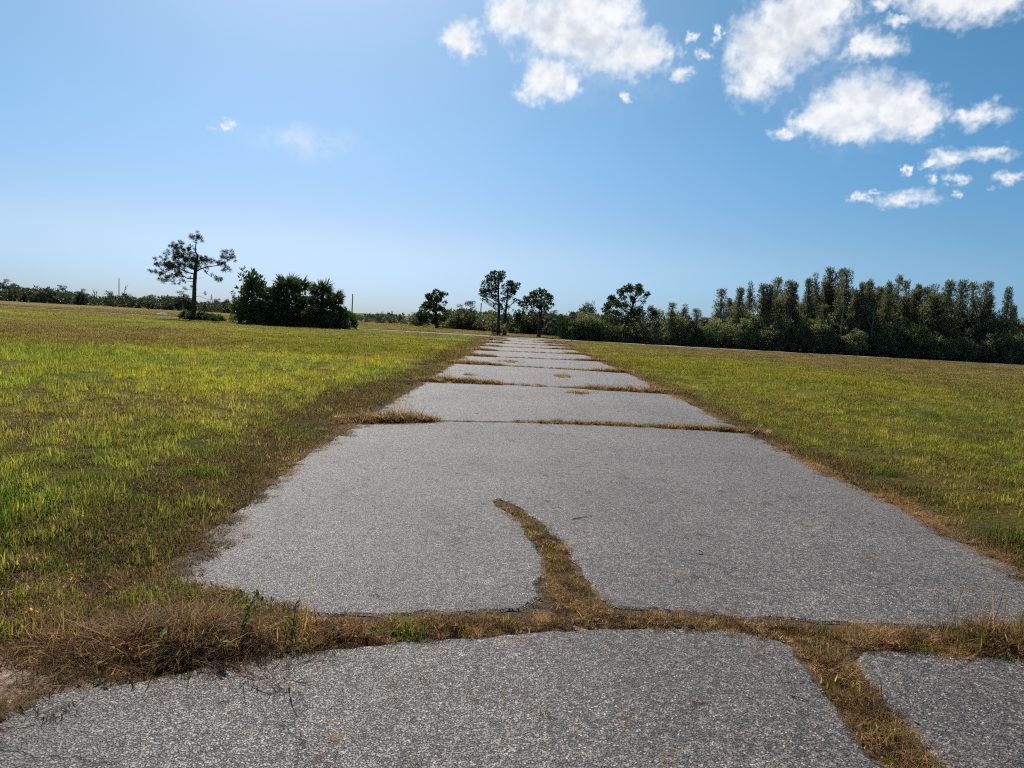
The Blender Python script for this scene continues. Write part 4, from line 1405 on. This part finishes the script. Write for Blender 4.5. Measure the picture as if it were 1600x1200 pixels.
def column_meshes(seed, mat, wf=1.0):
    """narrow upright tree 10 m tall with a lumpy column of upswept sprays"""
    rng = np.random.default_rng(seed)
    hh = 10.0
    path = np.array([(0, 0, -.2), (rng.normal(0, .1), 0, 3), (rng.normal(0, .15), rng.normal(0, .15), 6.5), (rng.normal(0, .1), 0, 9.6)])
    mt = MB()
    mt.tube(np.array([near_on(path, z) for z in np.linspace(-.2, 9.6, 10)]), np.linspace(.16, .02, 10), 7, wob=.1, rng=rng)
    mc = MB()
    C, R = [], []
    z = 1.6
    ang = rng.uniform(0, 6.28)
    while z < hh - .25:
        f = z / hh
        prof = (0.55 + 0.45 * math.sin(min(f * 1.25, 1) * math.pi * .95)) * (1 if f < .55 else 1 - (1.35 + 0.25 * (seed % 4)) * (f - .55))
        prof *= 0.40 + 1.0 * float(vnoise(np.array([z * 0.95 + seed * 3.7]), np.array([.5]), 17)[0])
        r = wf * prof * rng.uniform(.25, 1.0)
        ang += 2.4 + rng.normal(0, .4)
        c = near_on(path, z) + np.array((r * math.cos(ang), r * math.sin(ang), 0.25))
        C.append(c)
        R.append(rng.uniform(.28, .56) * (1 if f < .65 else .9 - .9 * (f - .65)))
        mt.tube(bent(near_on(path, z - .5 - r * .5), c, rng, .1, 4), np.linspace(.035, .008, 4), 4)
        z += rng.uniform(.10, .24) if rng.uniform() > .05 or f < .45 else rng.uniform(.5, .8)
    C.append(near_on(path, 9.7))
    R.append(.26)
    for c, r in zip(C, R):
        n = int(420 * r * r) + 16
        p, d = ball(rng, n, .3)
        p = p * np.array((1, 1, 1.35)) * r
        dr = d * .55 + rng.normal(0, .3, (n, 3)) + np.array((0, 0, .8))
        tone = np.clip(rng.uniform() * .6 + rng.uniform(size=n) * .5, 0, 1)
        mc.leaves(c + p, dr, rng.uniform(.2, .46, n), rng.uniform(.045, .08, n), rng, tone)
    return mc.mesh('crown', mat), mt.mesh('trunk', M_GREYBARK)


def build_forest():
    rng = np.random.default_rng(77)
    var = [column_meshes(80 + k, M_CASU, 0.85 + .1 * (k % 3)) for k in range(7)]
    und = [shrub_meshes(90 + k, (M_UNDER, M_UNDER, M_SHRUB, M_UNDER)[k % 4], (0.24, 0.075), 200, 50, 0.5) for k in range(6)]
    off, sc = (1100, 400), 3.2
    tops = [(90, 170), (125, 215), (190, 165), (245, 138), (290, 145), (330, 138), (370, 115), (415, 128), (452, 140), (520, 120), (575, 98), (605, 130), (640, 52), (695, 72), (735, 72), (785, 138), (822, 132), (850, 128),
            (885, 165), (920, 122), (975, 103), (1020, 130), (1075, 148), (1130, 162), (1160, 152), (1220, 130), (1285, 116), (1335, 138), (1395, 133), (1440, 200)]
    for k, (cx, cy) in enumerate(tops):
        Y = 80 + rng.uniform(-3.0, 4.0)
        top = px3(off[0] + cx / sc, off[1] + cy / sc, Y)
        m = var[(k * 3) % 7]
        s = top[2] / 10.0
        w = rng.uniform(.85, 1.45)
        lab = '%s tall narrow tree from the left in the dense tall row' % ORD[k]
        if k == 12:
            lab = 'tallest narrow tree of the dense row on the right'
        o = put('column_tree', lab, 'tree', 'tall narrow trees of the right hand row', [('trunk', m[1]), ('crown', m[0])], (top[0], Y, 0), (w, w, s), rng.uniform(0, 6))
        o.rotation_euler = (rng.normal(0, .02), rng.normal(-0.01, .02), rng.uniform(0, 6))
    # shorter trees filling the row behind the shrubs
    xs = np.linspace(1116, 1508, 37)
    for k, px in enumerate(xs):
        Y = 78.5 + rng.uniform(-1.5, 9)
        pyt = np.interp(px, [1120, 1160, 1250, 1300, 1450, 1530, 1560], [500, 476, 458, 455, 462, 474, 520]) + rng.uniform(-12, 26)
        top = px3(px + rng.uniform(-6, 6), pyt, Y)
        m = var[(k * 2 + 1) % 7]
        s = top[2] / 10.0
        w = rng.uniform(1.0, 1.5)
        put('column_tree', '%s shorter narrow tree from the left, filling between the tall row' % ORD[k], 'tree', 'shorter trees filling the right hand row', [('trunk', m[1]), ('crown', m[0])],
            (top[0], Y, 0), (w, w, s), rng.uniform(0, 6))
    # stragglers
    lone = [(1052, 474, 76, 'slender tree rising left of the gap before the tall row, leftmost of three'), (1071, 477, 77, 'slender tree left of the gap before the tall row, middle of three'), (1087, 483, 76, 'slender tree left of the gap before the tall row, rightmost of three'),
            (1103, 497, 78, 'low pointed tree in the gap before the tall row'), (1576, 447, 79, 'lone narrow tree standing apart right of the tall row'), (1585, 478, 80, 'shorter narrow tree beside the lone one at the right edge'), (1598, 508, 78, 'dark tree cut by the right picture edge')]
    for k, (px, py, Y, lab) in enumerate(lone):
        top = px3(px, py, Y)
        m = var[(k * 2) % 7]
        put('column_tree', lab, 'tree', 'straggling narrow trees', [('trunk', m[1]), ('crown', m[0])], (top[0], Y, 0), (.9, .9, top[2] / 10), rng.uniform(0, 6))
    # understorey: front row of shrubs along the far side of the crossing
    front = np.concatenate([np.arange(905, 1640, 24)])
    for k, px in enumerate(front):
        Y = 75.8 + rng.uniform(-.5, .9)
        pyt = np.interp(px, [905, 950, 1010, 1040, 1100, 1200, 1300, 1500, 1640], [502, 498, 496, 507, 510, 510, 516, 522, 532]) + rng.uniform(-13, 15)
        top = px3(px + rng.uniform(-5, 5), pyt, Y)
        w = rng.uniform(2.5, 3.6)
        m = und[rng.integers(0, 6)]
        put('shrub', '%s thicket shrub right of the stop sign, counted along the crossing road' % ORD[k], 'shrub', 'shrubs along the crossing road', [('crown', m[0]), ('stems', m[1])],
            (top[0], Y, -.08), (w / 2.7, w / 2.7, top[2] / 2.5), rng.uniform(0, 6))
    back = np.arange(915, 1640, 27)
    for k, px in enumerate(back):
        Y = 78.6 + rng.uniform(-.6, 1.2)
        pyt = np.interp(px, [915, 950, 1010, 1040, 1100, 1200, 1300, 1500, 1640], [488, 484, 486, 502, 504, 494, 496, 502, 522]) + rng.uniform(-14, 14)
        top = px3(px + rng.uniform(-6, 6), pyt, Y)
        w = rng.uniform(2.6, 3.8)
        m = und[rng.integers(0, 6)]
        put('shrub', '%s taller shrub in the second row behind the crossing road thicket' % ORD[k], 'shrub', 'second row of shrubs behind the crossing road', [('crown', m[0]), ('stems', m[1])],
            (top[0], Y, -.08), (w / 2.7, w / 2.7, top[2] / 2.5), rng.uniform(0, 6))
    for k, (px, py, Y, lab) in enumerate([(1243, 478, 76.8, 'pale bare trunk standing in the left part of the tall row'), (1322, 462, 77.0, 'pale bare trunk standing in the middle of the tall row'), (1366, 482, 76.6, 'short pale bare trunk right of the row middle'),
                                           (1449, 476, 76.9, 'pale bare trunk standing in the right part of the tall row'), (1128, 468, 77.5, 'bare trunk at the left end of the tall row'), (1004, 486, 77.0, 'bare grey trunk right of the broad pine')]):
        snag(lab, px, py, Y, 190 + k, 'bare trunks in the thicket', rng.normal(0, .06))
    # bright shrubs round the sign
    br = shrub_meshes(99, M_BRIGHT, (0.22, .11), 230, 48, .3)
    for px, pt, wpx, Y, m, lab in [(884, 494, 40, 76.5, und[2], 'dark green shrub left behind the stop sign'), (901, 505, 34, 74.9, br, 'fresh green shrub at the foot of the stop sign'), (918, 478, 36, 79.5, und[2], 'tall dark shrub behind the stop sign on the right'),
                                   (926, 502, 30, 74.8, br, 'fresh green shrub right of the stop sign')]:
        top = px3(px, pt, Y)
        w = wpx / F * Y
        put('shrub', lab, 'shrub', 'shrubs round the stop sign', [('crown', m[0]), ('stems', m[1])], (top[0], Y, -.06), (w / 2.7, w / 2.7, top[2] / 2.5), rng.uniform(0, 6))
    return und


def snag(label, px, pyt, Y, seed, group, lean=0.0):
    rng = np.random.default_rng(seed)
    top = px3(px, pyt, Y)
    h = top[2]
    t = thing('dead_tree', label, 'dead tree', (top[0], Y, 0), group)
    mb = MB()
    path = bent((0, 0, -.1), (lean * h, 0, h), rng, .04, 6)
    mb.tube(path, np.linspace(.14, .03, 6), 6)
    for k in range(5):
        f = rng.uniform(.4, .9)
        a = near_on(path, h * f)
        ang = rng.uniform(0, 6.28)
        L = h * rng.uniform(.12, .3)
        e = a + np.array((math.cos(ang) * L * .7, math.sin(ang) * L * .4, L * rng.uniform(.5, 1)))
        p = bent(a, e, rng, .2, 4)
        mb.tube(p, np.linspace(.06, .02, 4), 5)
        mb.tube(bent(p[2], e + np.array((rng.normal(0, .3), 0, .4)) * L * .5, rng, .2, 3), [.03, .02, .012], 4)
    link('trunk', mb.mesh('trunk', M_GREYBARK), t)


def far_pine_mesh(seed, mat, flat=True):
    """8 m pine with clear trunk and flat clumped crown"""
    rng = np.random.default_rng(seed)
    path = bent((0, 0, -.1), (rng.normal(0, .3), 0, 7.6), rng, .03, 6)
    mt, mc = MB(), MB()
    mt.tube(path, np.linspace(.2, .04, 6), 6)
    C, R = [], []
    for k in range(16):
        z = rng.uniform(4.2, 7.8) if flat else rng.uniform(2.2, 7.8)
        a = rng.uniform(0, 6.28)
        r = rng.uniform(.2, 1.0) * (2.2 - (z - 4.2) * .35 if flat else 2.6 - abs(z - 4.5) * .45)
        c = np.array((r * math.cos(a), r * math.sin(a), z))
        c[:2] += near_on(path, z)[:2]
        C.append(c)
        R.append(rng.uniform(.45, .8))
        mt.tube(bent(near_on(path, z - .6), c, rng, .1, 4), np.linspace(.06, .015, 4), 4)
    foliage(mc, rng, C, R, 150, .45, .14, flat=.6)
    return mc.mesh('crown', mat), mt.mesh('trunk', M_BARK)


def pole(label, px, pt, pb, Y, seed):
    top = px3(px, pt, Y)
    t = thing('utility_pole', label, 'pole', (top[0], Y, 0), 'thin poles on the horizon')
    mb = MB()
    h = top[2]
    mb.tube([(0, 0, -.2), (0, 0, h * .3), (0, 0, h * .7), (0, 0, h)], [.11, .10, .09, .08], 10)
    link('shaft', mb.mesh('shaft', M_GREYBARK, True), t)
    mb = MB()
    mb.tube([(0, 0, h - .02), (0, 0, h + .05)], [.09, .088], 10)
    link('cap', mb.mesh('cap', M_METAL), t)


M_METAL = plain_mat('galvanised_metal', (0.12, 0.125, 0.12), 0.7, 0.3)


def build_far(und):
    rng = np.random.default_rng(123)
    far_s = [shrub_meshes(130 + k, M_FAR, (0.34, .14), 110, 36, .4) for k in range(4)]
    fp = [far_pine_mesh(140 + k, M_FAR, k % 2 == 0) for k in range(4)]
    fd = far_pine_mesh(150, M_OAK, False)
    # continuous low scrub on the horizon: one mass
    mb = MB()
    for px in np.arange(-140, 960, 4.2):
        for row in range(2):
            Y = (150 + rng.uniform(0, 30)) if px < 360 else (122 + rng.uniform(0, 35)) if px < 700 else (104 + rng.uniform(0, 25))
            if px > 760:
                Y = 92 + rng.uniform(0, 22)
            ptop = np.interp(px, [-140, 0, 30, 60, 100, 150, 200, 240, 300, 360, 560, 600, 640, 700, 760, 820, 870, 960], [447, 451, 450, 453, 456, 460, 464, 468, 472, 476, 496, 495, 494, 490, 492, 498, 500, 497]) + 4.5 + (float(fbm(np.array([px * .045]), np.array([1.0]), 77)[0]) - .5) * 26 + rng.uniform(-3, 4)
            top = px3(px, ptop, Y)
            h = max(top[2], .8)
            for k in range(4):
                c = np.array((top[0] + rng.normal(0, .8), Y + rng.normal(0, 1), h * (0.15 + .25 * k)))
                foliage(mb, rng, [c], [h * .28], 52 / max(h * h * .06, .3), .6, .26, flat=.9)
    o = link('distant_scrub', mb.mesh('distant_scrub', M_FAR))
    tag(o, 'low grey green scrub along the horizon behind the far field', kind='stuff')
    # single trees one can tell apart
    T = [(5, 436, 160, 0, .8, 'far pine cut by the left picture edge'), (26, 443, 165, 0, .8, 'flat topped far pine second from the left edge'), (96, 445, 165, 2, .7, 'pale loose far tree left of the far snags'), (126, 451, 160, 0, .7, 'flat topped far pine left of the horizon pole'),
         (170, 454, 165, 2, .6, 'thin far pine just left of the horizon pole'), (201, 459, 160, 1, .6, 'leaning far tree just right of the horizon pole'), (233, 459, 140, 9, .75, 'round dark far tree midway between horizon pole and lone pine'), (257, 462, 145, 1, .65, 'pale round far tree left of the lone pine'),
         (287, 455, 150, 0, .9, 'flat topped far pine just left of the lone pine trunk'), (315, 471, 160, 1, .5, 'small far tree just right of the lone pine trunk'), (340, 466, 165, 2, .5, 'thin far tree between lone pine and thicket'),
         (712, 484, 112, 1, .6, 'leafy far tree right of the lone field tree'), (738, 470, 110, 3, .75, 'pointed far tree left of the pine pair'), (722, 476, 112, 0, .5, 'thin far tree left of the pine pair'),
         (865, 484, 100, 2, .5, 'sparse small tree right of the round topped tree')]
    for px, pt, Y, k, w, lab in T:
        top = px3(px, pt, Y)
        m = fd if k == 9 else fp[k]
        s = top[2] / 8.1
        put('far_tree', lab, 'tree', 'single trees on the horizon', [('trunk', m[1]), ('crown', m[0])], (top[0], Y, 0), (max(s, w), max(s, w), s), rng.uniform(0, 6))
    for k, (px, pt, Y, lean, lab) in enumerate([(58, 447, 160, .05, 'bare snag in the far scrub at the left'), (147, 451, 160, -.03, 'bare snag left of the horizon pole'), (150, 455, 162, 0.02, 'short bare snag beside another left of the horizon pole'), (192, 446, 160, .12, 'bare forked snag right beside the horizon pole'),
                                                (331, 459, 160, 0, 'thin bare snag right of the lone pine'), (612, 485, 150, -.03, 'thin bare snag on the horizon left of the lone field tree')]):
        snag(lab, px, pt, Y, 160 + k, 'bare snags on the horizon', lean)
    for k, (px, pt, Y, lab) in enumerate([(574, 487, 150, 'leftmost of three small far palms on the horizon'), (586, 488, 150, 'middle of three small far palms on the horizon'), (594, 487, 152, 'rightmost of three small far palms on the horizon')]):
        palm(lab, px, pt, 500, Y, 170 + k, 18, 0.8, 'small palms on the horizon')
    # shrubs in the middle distance
    mid = [(655, 489, 40, 110, 'low shrub left of the lone field tree'), (700, 494, 34, 108, 'low shrub right of the lone field tree'), (716, 490, 38, 104, 'green shrub behind the field left of the pine pair'), (738, 490, 40, 103, 'broad shrub behind the field left of the pine pair'),
           (758, 494, 36, 101, 'dark shrub just left of the pine pair'), (806, 500, 34, 96, 'shrub between the pine pair and the round topped tree'), (826, 503, 30, 95, 'low shrub left of the round topped trunk'), (856, 503, 34, 93, 'low shrub right of the round topped trunk')]
    for k, (px, pt, wpx, Y, lab) in enumerate(mid):
        top = px3(px, pt, Y)
        w = wpx / F * Y
        m = und[2] if k % 2 else und[0]
        put('shrub', lab, 'shrub', 'shrubs in the middle distance', [('crown', m[0]), ('stems', m[1])], (top[0], Y, -.05), (w / 2.7, w / 2.7, top[2] / 2.5), rng.uniform(0, 6))
    pole('tall thin pole standing in the far scrub left of the lone pine', 186, 435, 470, 165, 1)
    pole('thin pole on the horizon right of the palm thicket', 551, 460, 493, 120, 2)
    pole('thin pole left of the pine pair', 752, 474, 500, 120, 3)
    # pale mound of sand
    gx, gy = gp(253, 492)
    bm = bmesh.new()
    bmesh.ops.create_grid(bm, x_segments=24, y_segments=24, size=1.0)
    for v in bm.verts:
        r = math.hypot(v.co.x, v.co.y)
        hgt = max(0, 1 - r * r) ** 1.4
        nz = float(fbm(np.array([v.co.x * 3]), np.array([v.co.y * 3]), 5)[0])
        v.co.z = hgt * (.22 + .2 * nz) - .04
        v.co.x *= .75
        v.co.y *= .9
    me = bpy.data.meshes.new('sand_mound')
    bm.to_mesh(me)
    bm.free()
    me.materials.append(plain_mat('pale_sand', (.36, .33, .28), .95, 0, 8, .15))
    o = link('sand_mound', me, loc=(gx, gy, .05))
    tag(o, 'small pale sand mound in the far field left of the lone pine', 'mound')


build_pine()
build_clump()
build_mid_trees()
UND = build_forest()
build_far(UND)

# ------------------------------------------------------------------ stop sign


def build_sign():
    Y = 67.5
    x = px3(893, 533, Y)[0]
    t = thing('stop_sign', 'red octagonal stop sign on a thin post at the far crossing', 'sign', (x, Y, 0.0))
    steel = M_METAL
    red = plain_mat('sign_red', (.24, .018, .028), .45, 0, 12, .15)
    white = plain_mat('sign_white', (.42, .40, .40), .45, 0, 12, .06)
    bm = bmesh.new()       # U-channel post
    prof = [(-.04, .02), (-.025, .02), (-.018, -.012), (.018, -.012), (.025, .02), (.04, .02), (.04, .014), (.03, .014), (.023, -.02), (-.023, -.02), (-.03, .014), (-.04, .014)]
    lo = [bm.verts.new((a, b, -.1)) for a, b in prof]
    hi = [bm.verts.new((a, b, 2.85)) for a, b in prof]
    for i in range(12):
        bm.faces.new((lo[i], lo[(i + 1) % 12], hi[(i + 1) % 12], hi[i]))
    bm.faces.new(hi)
    bmesh.ops.recalc_face_normals(bm, faces=bm.faces)
    me = bpy.data.meshes.new('post')
    bm.to_mesh(me)
    bm.free()
    me.materials.append(steel)
    link('post', me, t)

    def octa(r, y0, y1, name, mat):
        b = bmesh.new()
        f0 = [b.verts.new((r * math.cos(math.pi / 8 + k * math.pi / 4), y0, r * math.sin(math.pi / 8 + k * math.pi / 4))) for k in range(8)]
        f1 = [b.verts.new((v.co.x, y1, v.co.z)) for v in f0]
        b.faces.new(f0)
        b.faces.new(f1[::-1])
        for k in range(8):
            b.faces.new((f0[k], f0[(k + 1) % 8], f1[(k + 1) % 8], f1[k]))
        bmesh.ops.recalc_face_normals(b, faces=b.faces)
        m = bpy.data.meshes.new(name)
        b.to_mesh(m)
        b.free()
        m.materials.append(mat)
        return m
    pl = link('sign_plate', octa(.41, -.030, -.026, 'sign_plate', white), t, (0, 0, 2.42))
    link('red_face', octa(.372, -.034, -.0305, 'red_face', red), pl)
    cu = bpy.data.curves.new('lettering', 'FONT')
    cu.body = 'STOP'
    cu.align_x, cu.align_y = 'CENTER', 'CENTER'
    cu.size = .30
    cu.offset = .006
    cu.extrude = .001
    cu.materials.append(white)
    tmp = bpy.data.objects.new('lettering_source', cu)
    COL.objects.link(tmp)
    me = bpy.data.meshes.new_from_object(tmp.evaluated_get(bpy.context.evaluated_depsgraph_get()))
    bpy.data.objects.remove(tmp)
    me.name = 'lettering'
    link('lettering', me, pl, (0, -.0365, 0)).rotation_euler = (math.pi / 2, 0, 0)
    for z in (2.2, 2.64):
        mb = MB()
        mb.tube([(0, -.034, z), (0, -.041, z)], [.012, .01], 8)
        link('bolt', mb.mesh('bolt', steel), t)


build_sign()

# ------------------------------------------------------------------ single weeds and litter near the camera


def leaf_shape():
    mb = MB()
    ys = np.linspace(0, 1, 6)
    w = np.array([.02, .17, .24, .20, .11, .0])
    v = []
    for k in range(6):
        z = .10 * math.sin(ys[k] * 2.6)
        v += [(-w[k], ys[k], z + .06 * w[k] / .24), (0, ys[k], z), (w[k], ys[k], z + .06 * w[k] / .24)]
    q = []
    for k in range(5):
        q += [(3 * k, 3 * k + 1, 3 * k + 4, 3 * k + 3), (3 * k + 1, 3 * k + 2, 3 * k + 5, 3 * k + 4)]
    mb.add(v, q, rnd=np.full(18, .5))
    return mb.mesh('leaf', M_WEED, True)


def build_weeds():
    rng = np.random.default_rng(201)
    lf = leaf_shape()
    stemm = plain_mat('weed_stem', (.12, .11, .04), .7)
    for k, (x, y, h, n, lab) in enumerate([(-1.27, 3.34, .25, 22, 'tall leafy weed rising from the tangled heap at lower left'), (-1.02, 3.36, .17, 16, 'shorter leafy weed right of the tall one at lower left'),
                                           (-1.5, 3.05, .16, 16, 'leafy weed low on the front of the tangled heap'), (-1.2, 3.12, .13, 14, 'small leafy weed at the front edge of the tangled heap'), (-1.72, 2.93, .14, 8, 'small creeping weed at the left front of the tangled heap')]):
        t = thing('leafy_weed', lab, 'weed', (x, y, -.02), 'leafy weeds at lower left')
        mb = MB()
        tips = []
        main = bent((0, 0, 0), (rng.normal(0, .05), rng.normal(0, .04), h), rng, .08, 6)
        mb.tube(main, np.linspace(.004, .0018, 6), 5)
        br = [main]
        for j in range(4):
            a = main[1 + j]
            ang = rng.uniform(0, 6.28)
            e = a + np.array((math.cos(ang), math.sin(ang), 1.0)) * h * rng.uniform(.15, .3)
            p = bent(a, e, rng, .1, 4)
            mb.tube(p, np.linspace(.0028, .0013, 4), 4)
            br.append(p)
        link('stem', mb.mesh('stem', stemm), t)
        for j in range(n):
            p = br[j % 5]
            i = rng.integers(len(p) // 2, len(p))
            o = link('leaf', lf, t, tuple(p[i]))
            s = rng.uniform(.025, .045)
            o.scale = (s, s, s)
            o.rotation_euler = (rng.uniform(-.2, 1.0), rng.normal(0, .3), rng.uniform(0, 6.28))
    # litter
    dark = plain_mat('dead_leaf', (.07, .05, .035), .8, 0, 60, .3)
    bark = bark_mat('bark_chip', (.10, .06, .04), (.28, .18, .11), 40)
    for k, (px, py, s, lab) in enumerate([(1099, 866, .06, 'small dark dead leaf lying on the slab right of the curved crack'), (1076, 841, .03, 'tiny dark dead leaf farther up the slab right of the curved crack'), (1427, 1125, .035, 'dark dead leaf on the slab right of the crack at bottom right')]):
        me = lf.copy()
        me.materials.clear()
        me.materials.append(dark)
        g = gp(px, py)
        o = link('dead_leaf', me, loc=(g[0], g[1], .006))
        o.scale = (s, s, s * 1.5)
        o.rotation_euler = (.15, .2, 1.2 + k)
        tag(o, lab, 'leaf')
    bm = bmesh.new()
    bmesh.ops.create_grid(bm, x_segments=10, y_segments=5, size=1)
    g0 = list(bm.faces)
    for v in bm.verts:
        r = 1 - .35 * abs(v.co.x) ** 3
        v.co.y *= r * .42
        v.co.z = .28 * (1 - v.co.y ** 2 * 5) + .10 * float(vnoise(np.array([v.co.x * 5]), np.array([v.co.y * 9]), 3)[0])
    ex = bmesh.ops.extrude_face_region(bm, geom=g0)
    for v in [q for q in ex['geom'] if isinstance(q, bmesh.types.BMVert)]:
        v.co.z -= .2
    bmesh.ops.recalc_face_normals(bm, faces=bm.faces)
    me = bpy.data.meshes.new('bark_chip')
    bm.to_mesh(me)
    bm.free()
    me.materials.append(bark)
    g = gp(1070, 979)
    o = link('bark_chip', me, loc=(g[0], g[1], .0))
    o.scale = (.062, .062, .05)
    o.rotation_euler = (0, 0, .1)
    tag(o, 'flat brown bark chip at the lower lip of the nearest crack', 'bark')
    twig = bark_mat('twig', (.16, .11, .07), (.34, .26, .18), 50)
    for a, b, lab in [((930, 976), (978, 981), 'thin twig lying along the lower lip of the nearest crack'), ((1235, 1088), (1262, 1096), 'thin twig on the slab just left of the bottom right crack'), ((895, 812), (925, 806), 'thin twig on the slab right of the curved crack tip')]:
        p, q = gp(*a), gp(*b)
        mb = MB()
        rng2 = np.random.default_rng(int(a[0]))
        pts = bent((0, 0, .007), (q[0] - p[0], q[1] - p[1], .007), rng2, .0, 6)
        pts[:, 2] = .006 + np.abs(pts[:, 2] - .007) * .3
        mb.tube(pts, np.linspace(.004, .002, 6), 6)
        o = link('twig', mb.mesh('twig', twig, True), loc=(p[0], p[1], 0))
        tag(o, lab, 'twig')
    # grit and bits of straw scattered over the slabs
    P = Pts()
    n = 240
    x = rng.uniform(-1.9, 3.7, n)
    y = 2.2 + 14 * rng.uniform(size=n) ** 1.6
    near = np.abs(fbm(x * 1.2, y * 1.2, 7) - .5) < .16
    x, y = x[near], y[near]
    n = len(x)
    P.add(x, y, 'straw', rng.uniform(.25, .5, n), np.array(DRY)[rng.integers(0, len(DRY), n)] * rng.uniform(.5, 1.2, (n, 1)), z=0.0, rng=rng, zs=.4)
    P.build('road_litter', 'scattered bits of straw lying on the near slabs')
    P = Pts()
    E = np.array(SLAB_EDGE)
    i = rng.integers(0, len(E), 2600)
    x, y = E[i, 0] + rng.normal(0, .035, 2600), E[i, 1] + rng.normal(0, .035, 2600)
    P.add(x, y, 'grit', rng.uniform(.25, .9, 2600) * rng.uniform(.5, 1.1, 2600), np.array((.19, .18, .175)) * rng.uniform(.35, 1.6, (2600, 1)), z=rng.uniform(-.006, .002, 2600), rng=rng)
    P.build('loose_grit', 'crumbs of broken asphalt along the slab edges')


build_weeds()

print('objects', len(S.objects), 'tris', sum(sum(len(p.vertices) - 2 for p in m.polygons) if len(m.polygons) < 3000 else len(m.polygons) * 2 for m in bpy.data.meshes))
